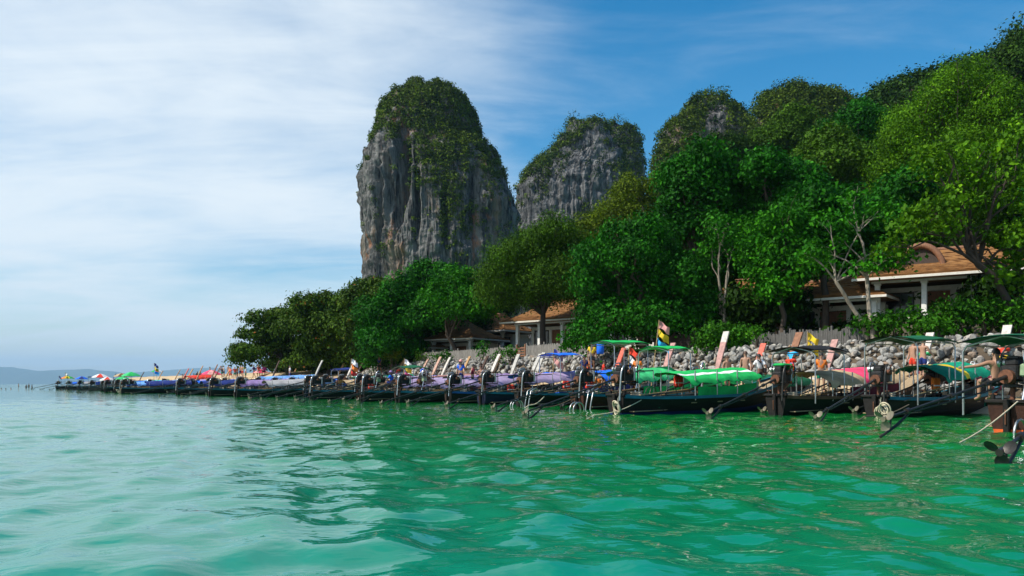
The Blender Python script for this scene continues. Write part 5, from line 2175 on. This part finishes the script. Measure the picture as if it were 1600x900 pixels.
def build_small_things():
    line('long slack mooring line from the orange bottomed boat into the water', [W(1590, 18.3, .75), W(1462, 15.0, -.15)], .016, ROPE)
    line('mooring line from the rope looped stern of the teal canopy boat down to the left', [W(1420, 27.2, .45), W(1352, 25.5, .12), W(1290, 24.0, -.1)], .022)
    line('thin mooring line running left from the white striped boat', [W(1002, 30.0, .55), W(930, 28.6, .05), W(868, 27.4, -.1)], .018, ROPE)
    line('mooring line from the brown hull to the water left of the thick tail shaft', [W(900, 35.6, .6), W(845, 33.6, .15), W(795, 32.2, -.1)], .02)
    line('short pale line under the strong blue canopy boat', [W(850, 40.6, .5), W(826, 39.6, .1), W(800, 39.0, -.1)], .025, ROPE)

    def jacket(px, py, d, c, label):
        p = P(px, py, d)
        mb = MB()
        for s in (-1, 1):
            mb.box((s * .13, 0, 0), (.21, .13, .46), 0, bev=.05)
        mb.box((0, .06, .16), (.34, .06, .16), 0, bev=.03)
        mb.box((0, -.075, -.06), (.44, .02, .05), 1)
        o = mb.build('life_jacket', [T[c], T['white']])
        o.location = p
        o.rotation_euler = (0, 0, R(30))
        tag(o, label, 'life jacket', 'life jackets hung in the boats')
    jacket(921, 600, 38.4, 'red', 'red life jacket hanging at the stern of the brown hulled boat')
    jacket(933, 599, 38.6, 'orange', 'orange life jacket hanging at the stern of the brown hulled boat')
    jacket(885, 602, 43, 'red', 'red life jacket lying amidships in the strong blue canopy boat')
    jacket(798, 607, 46, 'red', 'red life jacket in the lilac and blue canopy boat')
    jacket(1100, 588, 34, 'orange', 'orange life jacket hung under the white striped canopy')
    jacket(1060, 596, 33.5, 'red', 'red life jacket hung at the rear of the white striped canopy')
    jacket(1462, 600, 30, 'orange', 'orange life jacket hung beside the rear post of the teal canopy')
    jacket(580, 603, 60, 'red', 'red life jacket in the boat of the driver in blue')

    def crate(px, d, z, c, label, s=.42):
        p = W(px, d, z)
        mb = MB()
        mb.box((0, 0, s * .4), (s * 1.3, s, s * .8), 0, bev=.03)
        mb.box((0, 0, s * .83), (s * 1.36, s * 1.06, .06), 1, bev=.015)
        mb.tube([(-s * .5, 0, s * .86), (-s * .3, 0, s * 1.1), (s * .3, 0, s * 1.1), (s * .5, 0, s * .86)], .015, 5, 1)
        o = mb.build('cool_box', [T[c], T['white']])
        o.location = p
        o.rotation_euler = (0, 0, R(35))
        tag(o, label, 'cool box', 'cool boxes in the boats')
    crate(876, 42.4, .42, 'blue', 'blue cool box amidships in the strong blue canopy boat')
    crate(917, 37.4, .40, 'blue', 'blue cool box near the stern of the brown hulled boat')
    crate(1520, 33, 1.6, 'orange', 'orange cool box on the sand behind the teal canopy')

    def drum(px, py, d, c, label):
        p = P(px, py, d)
        mb = MB()
        mb.tube([(0, 0, -.32), (0, 0, -.28), (0, 0, .28), (0, 0, .32)], [.2, .23, .23, .2], 12)
        mb.tube([(0, 0, .31), (0, 0, .36)], .24, 12)
        o = mb.build('plastic_drum', T[c])
        o.location = p
        tag(o, label, 'drum')
    drum(938, 545, 50, 'blue', 'blue plastic drum on the stones below the lattice awning')

    def parasol(px, py, d, rad, cols, label, ht=2.3, tilt=0.0):
        p = P(px, py, d)
        r = thing('parasol', label, 'parasol', (p.x, p.y, p.z - ht), 0, 'parasols on the boats and sand')
        mb = MB()
        mb.tube([(0, 0, 0), (0, 0, ht)], .035, 7)
        mb.build('pole', WHITE_PAINT, r)
        mb = MB()
        n = 8

        def fn(u, v):
            a = 2 * math.pi * u
            s = abs(math.sin(a * n / 2))
            return (rad * v * math.cos(a) * (1 - .05 * s * v), rad * v * math.sin(a) * (1 - .05 * s * v), ht - .55 * rad * v ** 1.5 * .75 - .05 * s * v)
        mb.grid(fn, n * 4, 5, mfn=lambda i, j: (i // 4) % len(cols))
        mb.grid(lambda u, v: (lambda q: (q[0], q[1], q[2] - .02))(fn(1 - u, v)), n * 4, 5, mfn=lambda i, j: ((n * 4 - 1 - i) // 4) % len(cols))
        cl = mb.build('canopy', [T[c] for c in cols], r)
        mb = MB()
        for k in range(n):
            a = 2 * math.pi * k / n
            mb.tube([(0, 0, ht - .05), (rad * .96 * math.cos(a), rad * .96 * math.sin(a), ht - .55 * rad * .75 - .02)], .012, 4)
        mb.build('ribs', STEEL, r)
        return r
    parasol(157, 584, 128, 1.35, ('red', 'white'), 'red and white parasol over the left boats, the upper one')
    parasol(168, 589, 124, 1.2, ('red', 'white'), 'red and white parasol over the left boats, the lower right one')
    parasol(205, 581, 112, 1.35, ('green', 'lightgreen'), 'large green parasol above the blue boats on the left')
    parasol(192, 588, 108, 1.0, ('lightgreen', 'green'), 'smaller green parasol left below the large green one')
    parasol(106, 587, 163, 1.3, ('red', 'orange', 'yellow', 'green'), 'rainbow coloured parasol near the left end of the row')
    parasol(245, 577, 118, .8, ('red', 'white', 'green'), 'small red, white and green parasol beside the red cloth roof')
    parasol(330, 578, 112, 1.5, ('palepink', 'pink'), 'pale pink parasol among the beach crowd', ht=1.9)
    parasol(408, 577, 108, 1.1, ('pink', 'palepink'), 'deep pink parasol among the beach crowd', ht=1.9)
    parasol(128, 588, 150, 1.2, ('navy', 'blue'), 'navy blue parasol right of the rainbow one')
    parasol(190, 583, 122, 1.2, ('brown', 'tan'), 'brown and tan parasol between the red and the green ones')

    def flag(px, py, d, ht, cols, label, lean=.12):
        p = P(px, py, d)
        r = thing('flag_pole', label, 'flag', (p.x, p.y, p.z - ht))
        mb = MB()
        mb.tube([(-lean * ht, 0, 0), (0, 0, ht)], .025, 7)
        mb.build('pole', BAMBOO, r)
        for k, c in enumerate(cols):
            mb = MB()
            z0 = ht - .05 - k * .48

            def fn(u, v):
                return (-lean * (ht - z0) + .62 * u + .05 * math.sin(u * 5 + k), .10 * math.sin(u * 6 + v * 2 + k), z0 - .40 * v - .42 * u + .05 * math.sin(u * 8 + k))
            mb.grid(fn, 8, 4)
            mb.grid(lambda u, v: (lambda q: (q[0], q[1] + .012, q[2]))(fn(1 - u, v)), 8, 4)
            mb.build('flag', T[c], r)
    flag(1030, 500, 44, 3.6, ('palepink', 'yellow', 'sky'), 'leaning pole with pale pink, yellow and blue flags over the green awnings')
    flag(983, 541, 44, 2.0, ('red', 'white', 'blue'), 'low pole with red, white and blue cloth left of the light green canopy', .02)
    flag(241, 567, 116, 3.0, ('navy', 'yellow', 'sky'), 'tall pennant of dark, yellow and blue cloth over the red roof', .02)
    flag(865, 544, 48, 1.8, ('purple', 'palepink'), 'thin pole with a purple and pink flag beside the small blue awning', .02)
    flag(632, 560, 66, 1.9, ('white', 'yellow', 'magenta'), 'pole with white, yellow and pink cloth above the mauve canopy', .05)
    flag(549, 560, 72, 2.2, ('white', 'orange', 'red'), 'pole with white and orange red cloth at the end of the white canopy', .06)
    flag(1262, 518, 42, 1.3, ('yellow', 'yellow'), 'yellow cloth on a stick over the stones', .02)
    flag(102, 582, 160, 2.2, ('white', 'yellow'), 'small pale flag above the rainbow parasol', .02)
    flag(92, 587, 172, 1.6, ('navy',), 'dark pennant at the left end of the row', .02)

    def far_rows():
        # second rank: boats drawn up between the others, of which mostly prow, canopy and bow show
        data = [(690, 560, 66, 'salmon', 'tan', 'boat in the second rank with a sunlit salmon prow before the fence'),
                (782, 556, 60, 'white', 'lilac', 'boat in the second rank with paired white and brown prow below the green bushes'),
                (846, 556, 56, 'grey', 'lilac', 'boat in the second rank with pale grey prow left of the small blue awning'),
                (505, 565, 82, 'grey', 'purple', 'boat in the second rank with thin silver prow under the almonds'),
                (556, 566, 76, 'white', 'grey', 'boat in the second rank with cream prow at the left end of the stones'),
                (438, 565, 92, 'dark', 'navy', 'boat in the second rank with dark raked prow by the white shirted man'),
                (318, 573, 112, 'wood', 'paleblue', 'boat in the second rank with broad yellowish prow in the crowd'),
                (341, 571, 108, 'brown', 'lilac', 'boat in the second rank with thin brown prow right of the broad yellowish one'),
                (296, 577, 118, 'red', 'blue', 'boat in the second rank with orange red prow under the raised shaft')]
        for px, py, d, pc, cc, lab in data:
            p = P(px, py, d)
            ph = max(2.6, min(3.9, p.z))
            b = boat(0, 10, 0, .95, cc, 'tar', 'black', 'teal', pc, lab, prow_h=ph, far=True, canz=1.3)
            b.location = (p.x - NDIR[0] * 11.2, p.y - NDIR[1] * 11.2, 0.02)
    far_rows()
    b = boat(1300, 34.2, 0, 1.0, 'tan', 'tar', 'black', 'grey', 'dark', 'boat with plain tan canopy pulled up on the sand behind the half pink one', ribbon=('orange', 'red', 'white'), panel='maroon', canz=1.5, awn=None)
    b = boat(1452, 31.5, -4, 1.0, 'maroon', 'tar', 'black', 'grey', 'brown', 'boat with low maroon canopy pulled up behind the teal one', panel='brown', canz=1.25)
    b = boat(1085, 34.8, 3, .98, 'darkgreen', 'rust', 'black', 'teal', 'pink', 'boat with low dark green canopy between the white striped and the half tan one', panel='black', canz=1.3)
    b = boat(985, 38.5, 5, .98, 'green', 'rust', 'black', 'teal', 'red', 'boat with low green canopy and red prow behind the plain light green one', panel='darkgreen', canz=1.35)


build_small_things()


# ------------------------------------------------------------------ people
SKIN = {'tan': simple('tanned_skin', (.36, .20, .13), .55, var=.1, scale=5, bump=0), 'brown': simple('brown_skin', (.20, .095, .055), .55, var=.1, scale=5, bump=0), 'pale': simple('light_skin', (.56, .33, .24), .55, var=.1, scale=5, bump=0)}
HAIR = {'black': simple('black_hair', (.012, .010, .009), .6, var=.3, scale=20, bump=.3), 'brown': simple('brown_hair', (.07, .035, .02), .6, var=.3, scale=20, bump=.3), 'fair': simple('fair_hair', (.32, .20, .09), .6, var=.3, scale=20, bump=.3)}

POSES = {
    #        pelvis         chest           neck            head            L shoulder .. hand                                          R ...                                                     L hip, knee, ankle, toe                                       R
    'stand': dict(pelvis=(0, 0, .93), belly=(0, .01, 1.10), chest=(0, 0, 1.30), neck=(0, -.005, 1.47), head=(0, .015, 1.60),
                  la=[(-.18, 0, 1.40), (-.25, -.02, 1.13), (-.25, .08, .88)], ra=[(.18, 0, 1.40), (.24, -.03, 1.13), (.26, .06, .88)],
                  ll=[(-.09, 0, .90), (-.11, .03, .49), (-.12, -.02, .09), (-.13, .14, .04)], rl=[(.09, 0, .90), (.11, .03, .49), (.12, -.02, .09), (.14, .14, .04)]),
    'reach': dict(pelvis=(0, 0, .93), belly=(0, .01, 1.10), chest=(0, .02, 1.30), neck=(0, .03, 1.47), head=(0, .06, 1.60),
                  la=[(-.18, .01, 1.40), (-.27, .16, 1.22), (-.16, .40, 1.24)], ra=[(.18, .01, 1.40), (.26, .10, 1.15), (.20, .34, 1.05)],
                  ll=[(-.09, 0, .90), (-.12, .08, .49), (-.13, .02, .09), (-.14, .18, .04)], rl=[(.09, 0, .90), (.11, -.04, .49), (.12, -.16, .09), (.13, 0, .04)]),
    'walk': dict(pelvis=(0, 0, .92), belly=(0, .02, 1.09), chest=(0, .03, 1.29), neck=(0, .04, 1.46), head=(0, .065, 1.59),
                 la=[(-.18, .02, 1.39), (-.25, .14, 1.15), (-.20, .32, .98)], ra=[(.18, .02, 1.39), (.25, -.14, 1.14), (.25, -.12, .89)],
                 ll=[(-.09, 0, .89), (-.10, -.06, .48), (-.10, -.32, .14), (-.10, -.20, .05)], rl=[(.09, 0, .89), (.10, .20, .50), (.10, .22, .09), (.11, .38, .04)]),
    'sit': dict(pelvis=(0, 0, .10), belly=(0, .0, .27), chest=(0, .03, .47), neck=(0, .05, .64), head=(0, .08, .77),
                la=[(-.18, .02, .57), (-.27, .12, .33), (-.16, .34, .24)], ra=[(.18, .02, .57), (.27, .10, .33), (.17, .34, .26)],
                ll=[(-.10, .02, .10), (-.15, .42, .14), (-.15, .42, -.28), (-.16, .58, -.33)], rl=[(.10, .02, .10), (.15, .42, .14), (.15, .44, -.28), (.16, .60, -.33)]),
    'lift': dict(pelvis=(0, 0, .10), belly=(0, .0, .27), chest=(0, .0, .47), neck=(0, .0, .64), head=(0, .02, .78),
                 la=[(-.19, .0, .58), (-.42, .05, .50), (-.70, .16, .46)], ra=[(.19, .0, .58), (.44, .04, .52), (.72, .14, .50)],
                 ll=[(-.10, .02, .10), (-.15, .42, .14), (-.15, .42, -.28), (-.16, .58, -.33)], rl=[(.10, .02, .10), (.15, .42, .14), (.15, .44, -.28), (.16, .60, -.33)]),
}


def skin_mesh(verts, edges, radii, root, sub=1):
    me = bpy.data.meshes.new('figure')
    me.from_pydata(verts, edges, [])
    o = bpy.data.objects.new('figure', me)
    COL.objects.link(o)
    o.modifiers.new('skin', 'SKIN')
    s = o.modifiers.new('sub', 'SUBSURF')
    s.levels = sub
    for k, rr in enumerate(radii):
        sv = me.skin_vertices[0].data[k]
        sv.radius = rr if hasattr(rr, '__len__') else (rr, rr)
        sv.use_root = (k == root)
    dg = bpy.context.evaluated_depsgraph_get()
    ev = o.evaluated_get(dg)
    m2 = ev.to_mesh()
    vs = [tuple(v.co) for v in m2.vertices]
    fs = [tuple(p.vertices) for p in m2.polygons]
    ev.to_mesh_clear()
    bpy.data.objects.remove(o)
    bpy.data.meshes.remove(me)
    return vs, fs


def make_figure(pose):
    p = POSES[pose]
    V = [p['pelvis'], p['belly'], p['chest'], p['neck'], p['head']]
    hx, hy, hz = p['head']
    V.append((hx, hy + .005, hz + .085))
    Rr = [(.145, .105), (.135, .10), (.155, .11), (.058, .058), (.080, .095), (.060, .07)]
    Ed = [(0, 1), (1, 2), (2, 3), (3, 4), (4, 5)]
    for arm in ('la', 'ra'):
        a = p[arm]
        b = len(V)
        V += a
        Rr += [.066, .046, .034]
        Ed += [(2, b), (b, b + 1), (b + 1, b + 2)]
        w, e = Vector(a[2]), Vector(a[1])
        d = (w - e).normalized()
        V.append(tuple(w + d * .08))
        Rr.append((.040, .022))
        Ed.append((b + 2, b + 3))
    for leg in ('ll', 'rl'):
        a = p[leg]
        b = len(V)
        V += a
        Rr += [.098, .062, .042, .034]
        Ed += [(0, b), (b, b + 1), (b + 1, b + 2), (b + 2, b + 3)]
    vs, fs = skin_mesh(V, Ed, Rr, 0, 2)
    mb = MB()
    mb.add(vs, fs, 0, True)
    # face, ears, fingers grown from the same skin
    mb.tube([(hx, hy + .085, hz + .03), (hx, hy + .115, hz - .015), (hx, hy + .088, hz - .025)], [.008, .016, .010], 6)
    for s in (-1, 1):
        mb.ball((hx + s * .085, hy + .0, hz), (.014, .022, .032))
    for arm in ('la', 'ra'):
        a = p[arm]
        w, e = Vector(a[2]), Vector(a[1])
        d = (w - e).normalized()
        side = d.cross(Vector((0, 1, .2))).normalized()
        nrm = side.cross(d)
        for k, (off, ln) in enumerate(((-.03, .060), (-.010, .078), (.010, .074), (.028, .056))):
            r0 = w + d * .085 + side * off
            mb.tube([r0, r0 + d * ln * .55 + nrm * .006, r0 + d * ln * .9 + nrm * .022], [.0095, .009, .007], 5)
        t0 = w + d * .03 + side * -.036
        mb.tube([t0, t0 + d * .03 - side * .028, t0 + d * .06 - side * .030 + nrm * .012], [.011, .010, .008], 5)
    body = mb.mesh('body', SKIN['tan'])
    # shirt and shorts follow the same skeleton, a little wider
    SV = [p['belly'], p['chest'], tuple(Vector(p['chest']).lerp(Vector(p['neck']), .55)), tuple(Vector(p['pelvis']).lerp(Vector(p['belly']), .4))]
    SR = [(.155, .118), (.172, .125), (.085, .075), (.160, .120)]
    SE = [(3, 0), (0, 1), (1, 2)]
    for arm in ('la', 'ra'):
        a = p[arm]
        b = len(SV)
        SV += [a[0], tuple(Vector(a[0]).lerp(Vector(a[1]), .75))]
        SR += [.082, .068]
        SE += [(1, b), (b, b + 1)]
    vs, fs = skin_mesh(SV, SE, SR, 1, 1)
    mb = MB()
    mb.add(vs, fs, 0, True)
    shirt = mb.mesh('shirt', T['white'])
    TV = [tuple(Vector(p['pelvis']).lerp(Vector(p['belly']), .35)), p['pelvis']]
    TR = [(.150, .112), (.160, .125)]
    TE = [(0, 1)]
    for leg in ('ll', 'rl'):
        a = p[leg]
        b = len(TV)
        TV += [a[0], tuple(Vector(a[0]).lerp(Vector(a[1]), .80))]
        TR += [.112, .098]
        TE += [(1, b), (b, b + 1)]
    vs, fs = skin_mesh(TV, TE, TR, 1, 1)
    mb = MB()
    mb.add(vs, fs, 0, True)
    shorts = mb.mesh('shorts', T['black'])
    mb = MB()

    def cap(u, v):
        a, b = 2 * math.pi * u, math.pi / 2 * v
        back = .35 * max(0, -math.sin(a))
        z = math.sin(b - back * (1 - v))
        return (hx + .097 * math.cos(a) * math.cos(b), hy - .008 + .112 * math.sin(a) * math.cos(b), hz + .035 + .115 * z)
    mb.grid(cap, 16, 6)
    hair = mb.mesh('hair', HAIR['black'])
    mb = MB()
    mb.grid(lambda u, v: (hx + (.10 + .17 * (1 - v)) * math.cos(2 * math.pi * u) if v < .5 else hx + .105 * math.cos(2 * math.pi * u) * math.cos((v - .5) * 3.0), hy + ((.115 + .17 * (1 - v)) * math.sin(2 * math.pi * u) if v < .5 else .12 * math.sin(2 * math.pi * u) * math.cos((v - .5) * 3.0)), hz + .06 + .02 * v + (.12 * math.sin((v - .5) * 3.0) if v > .5 else 0)), 16, 8)
    hat = mb.mesh('hat', T['pink'])
    return dict(body=body, shirt=shirt, shorts=shorts, hair=hair, hat=hat)


FIG = {k: make_figure(k) for k in POSES}


def stand_on_ground(px, py_head, d0, h):
    best = None
    for d in np.linspace(d0 * .86, d0 * 1.22, 60):
        x = (px - 800) / F * d
        z = gz(x, d)
        e = abs(600 - (z + h - H) / d * F - py_head)
        if z > .1 and (best is None or e < best[0]):
            best = (e, d, z)
    return best[1:] if best else (d0, .3)


def person(px, py_head, d, facing, pose, label, skin='tan', shirt=None, shorts='black', hair='black', hat=None, hide_feet=True, extra=None, group=None, z=None, scale=1.0):
    """py_head: row of the top of the head"""
    f = FIG[pose]
    top = POSES[pose]['head'][2] + .13
    p = P(px, py_head, d)
    base = p.z - top * scale if z is None else z
    r = thing('person', label, 'person', (p.x, p.y, base), R(facing), group)
    r.scale = (scale,) * 3
    o = obj('body', f['body'], r)
    setmat(o, 0, SKIN[skin])
    if shirt:
        o = obj('shirt', f['shirt'], r)
        setmat(o, 0, T[shirt])
    o = obj('shorts', f['shorts'], r)
    setmat(o, 0, T[shorts])
    if hat:
        o = obj('hat', f['hat'], r)
        setmat(o, 0, T[hat])
    o = obj('hair', f['hair'], r)
    setmat(o, 0, HAIR[hair])
    return r


def build_people():
    # facing: 0 looks away from us (local +y), 180 towards us, 90 to the left
    person(1165, 549, 37.5, 150, 'stand', 'bald shirtless sunburnt man standing behind the white striped canopy', 'tan', None, 'navy', 'brown')
    r = person(1187, 553, 36.2, 20, 'walk', 'man in white shirt with dark shoulder bag on the bow of the white striped boat', 'brown', 'white', 'black', 'black')
    mb = MB()
    mb.tube([(-.14, .13, 1.42), (.02, .15, 1.25), (.17, .08, 1.05), (.18, -.08, 1.02), (.0, -.15, 1.25), (-.13, -.10, 1.43), (-.14, .13, 1.42)], .022, 6)
    mb.box((.20, -.06, .98), (.10, .24, .22), bev=.03)
    o = mb.build('shoulder_bag', T['black'])
    o.location = r.location
    o.rotation_euler = r.rotation_euler
    tag(o, 'dark shoulder bag slung across the back of the man in white', 'bag')
    person(1136, 556, 42, 200, 'stand', 'shirtless person half hidden behind the pink prow with the white tip', 'tan', None, 'blue', 'brown')
    person(1427, 536, 36.4, 110, 'stand', 'left one of two shirtless men before the boulders', 'tan', None, 'red', 'brown', z=1.42)
    person(1442, 535, 36.0, -60, 'reach', 'right one of two shirtless men before the boulders, arms held out', 'tan', None, 'navy', 'brown', z=1.42)
    person(1557, 545, 20.6, 5, 'lift', 'bare backed dark haired boatman with arms spread in the boat at the right edge', 'tan', None, 'black', 'black', scale=1.05)
    person(612, 580, 56.5, 60, 'sit', 'boat driver in a blue shirt and purple cap', 'brown', 'blue', 'navy', 'black', hat='purple')
    person(720, 563, 52, 170, 'stand', 'person in blue top and pinkish hat behind the lilac canopy', 'tan', 'blue', 'navy', 'brown', hat='palepink')
    person(738, 569, 52.5, -70, 'reach', 'dark haired person in maroon leaning right behind the lilac canopy', 'tan', 'maroon', 'black', 'black')
    person(752, 571, 54, 150, 'reach', 'sunburnt swimmer with arms out right of the person in maroon', 'tan', None, 'red', 'brown')
    person(593, 557, 82, 160, 'walk', 'man in dark blue clothes standing on the pale stones at their left end', 'brown', 'navy', 'black', 'black')
    person(925, 535, 49, 170, 'stand', 'person in a yellow top on the stones under the lattice awning', 'brown', 'yellow', 'black', 'black')
    person(996, 556, 43, 160, 'stand', 'person in orange red top beside the low tricolour flag', 'tan', 'orange', 'black', 'brown')
    person(943, 562, 46, -100, 'reach', 'person in a red top bending by the red prow', 'brown', 'red', 'black', 'black')
    person(913, 556, 50, 190, 'stand', 'person in navy shirt before the stones left of the red prow', 'brown', 'navy', 'black', 'black')
    person(1283, 552, 35.5, 170, 'stand', 'person in an orange vest by the orange wrapped prow', 'tan', 'orange', 'teal', 'black')
    person(453, 571, 92, 120, 'stand', 'man in a white shirt beside the red draped prow', 'tan', 'white', 'navy', 'black')
    person(413, 570, 98, 30, 'sit', 'person in pink sitting in the shade of the leftmost tree', 'tan', 'magenta', 'black', 'black')
    # the beach crowd
    rows = [(289, 'palepink', 'tan', 'shorts only, a pink towel'), (285, None, 'tan', ''), (296, 'orange', 'tan', ''), (303, None, 'brown', ''), (308, 'black', 'brown', ''), (313, 'navy', 'tan', ''), (328, None, 'tan', ''), (347, 'black', 'brown', ''),
            (350, 'white', 'pale', ''), (357, None, 'tan', ''), (360, 'red', 'tan', ''), (367, 'red', 'tan', ''), (371, 'brown', 'brown', ''), (376, None, 'tan', ''), (379, 'tan', 'pale', ''), (384, 'white', 'tan', ''), (397, 'navy', 'tan', ''), (404, 'red', 'tan', '')]
    top = {None: 'bare chested', 'palepink': 'pale pink topped', 'orange': 'orange topped', 'black': 'black topped', 'navy': 'navy topped', 'white': 'white topped', 'red': 'red topped', 'brown': 'brown topped', 'tan': 'tan topped'}
    where = ['leftmost but one of the beach crowd', 'leftmost of the beach crowd', 'below the raised tail shaft', 'just right of the raised shaft', 'between the raised shaft and the broad yellowish prow', 'touching the left side of the broad yellowish prow',
             'right beside the broad yellowish prow', 'left of the pale pink parasol end', 'behind the long sky blue canopy, left part', 'behind the middle of the long sky blue canopy', 'left of two reds in the crowd', 'right of two reds in the crowd',
             'right beside the pair in red', 'tallest at the crowd centre', 'fair skinned one right of the crowd centre', 'at the right end of the standing crowd', 'left of the deep pink parasol', 'under the deep pink parasol']
    rng = np.random.RandomState(3)
    for k, (px, sh, sk, _) in enumerate(rows):
        pose = ['stand', 'walk', 'reach'][k % 3]
        d, zg = stand_on_ground(px, 571 + rng.uniform(-2, 3) + (3 if px < 330 else 0), 106 + rng.uniform(-3, 4), 1.72)
        person(px, 570, d, rng.uniform(0, 360), pose, 'small ' + top[sh] + ' bather ' + where[k], sk, sh, ['black', 'navy', 'red', 'teal'][k % 4], ['black', 'brown', 'fair'][k % 3], group='bathers on the beach', z=zg)
    # swimmers far out on the left
    sw = [(2, 604.5, 'leftmost swimmer at the picture edge'), (9, 605.5, 'second swimmer from the picture edge, low in the water'), (17, 605, 'third swimmer from the picture edge'), (96, 609, 'swimmer close before the last boats, left one'), (104, 609.5, 'swimmer close before the last boats, right one'),
          (41, 599, 'wading bather in the far shallows, left one of three'), (45, 596.5, 'wading bather in the far shallows, tallest of three'), (50, 598.5, 'wading bather in the far shallows, right one of three'), (29, 594, 'lone bather standing farthest out on the left')]
    for k, (px, py, lab) in enumerate(sw):
        d = [175, 170, 180, 150, 145, 225, 230, 225, 260][k]
        zt = [.30, .28, .32, .3, .28, 1.0, 1.25, 1.05, 1.3][k]
        person(px, py, d, 40 * k, 'stand', lab, 'brown' if k % 2 else 'tan', None, 'black', 'black', z=zt - 1.73, group='swimmers')


build_people()


# ------------------------------------------------------------------ sea haze
def build_haze():
    x0, x1, y0, y1, z0, z1 = -36000, 36000, -300, 23500, -5.0, 700.0
    v = [(x, y, z) for z in (z0, z1) for y in (y0, y1) for x in (x0, x1)]
    f = [(0, 2, 3, 1), (4, 5, 7, 6), (0, 1, 5, 4), (2, 6, 7, 3), (0, 4, 6, 2), (1, 3, 7, 5)]
    me = bpy.data.meshes.new('haze')
    me.from_pydata(v, [], f)
    m = bpy.data.materials.new('sea_haze')
    m.use_nodes = True
    nt = m.node_tree
    nt.nodes.clear()
    out = nt.nodes.new('ShaderNodeOutputMaterial')
    vol = nt.nodes.new('ShaderNodeVolumePrincipled')
    vol.inputs['Color'].default_value = (.42, .71, 1.0, 1)
    vol.inputs['Density'].default_value = HAZE
    vol.inputs['Anisotropy'].default_value = 0.0
    nt.links.new(vol.outputs[0], out.inputs['Volume'])
    me.materials.append(m)
    o = obj('haze', me)
    o['kind'] = 'stuff'


HAZE = 0.000065
build_haze()
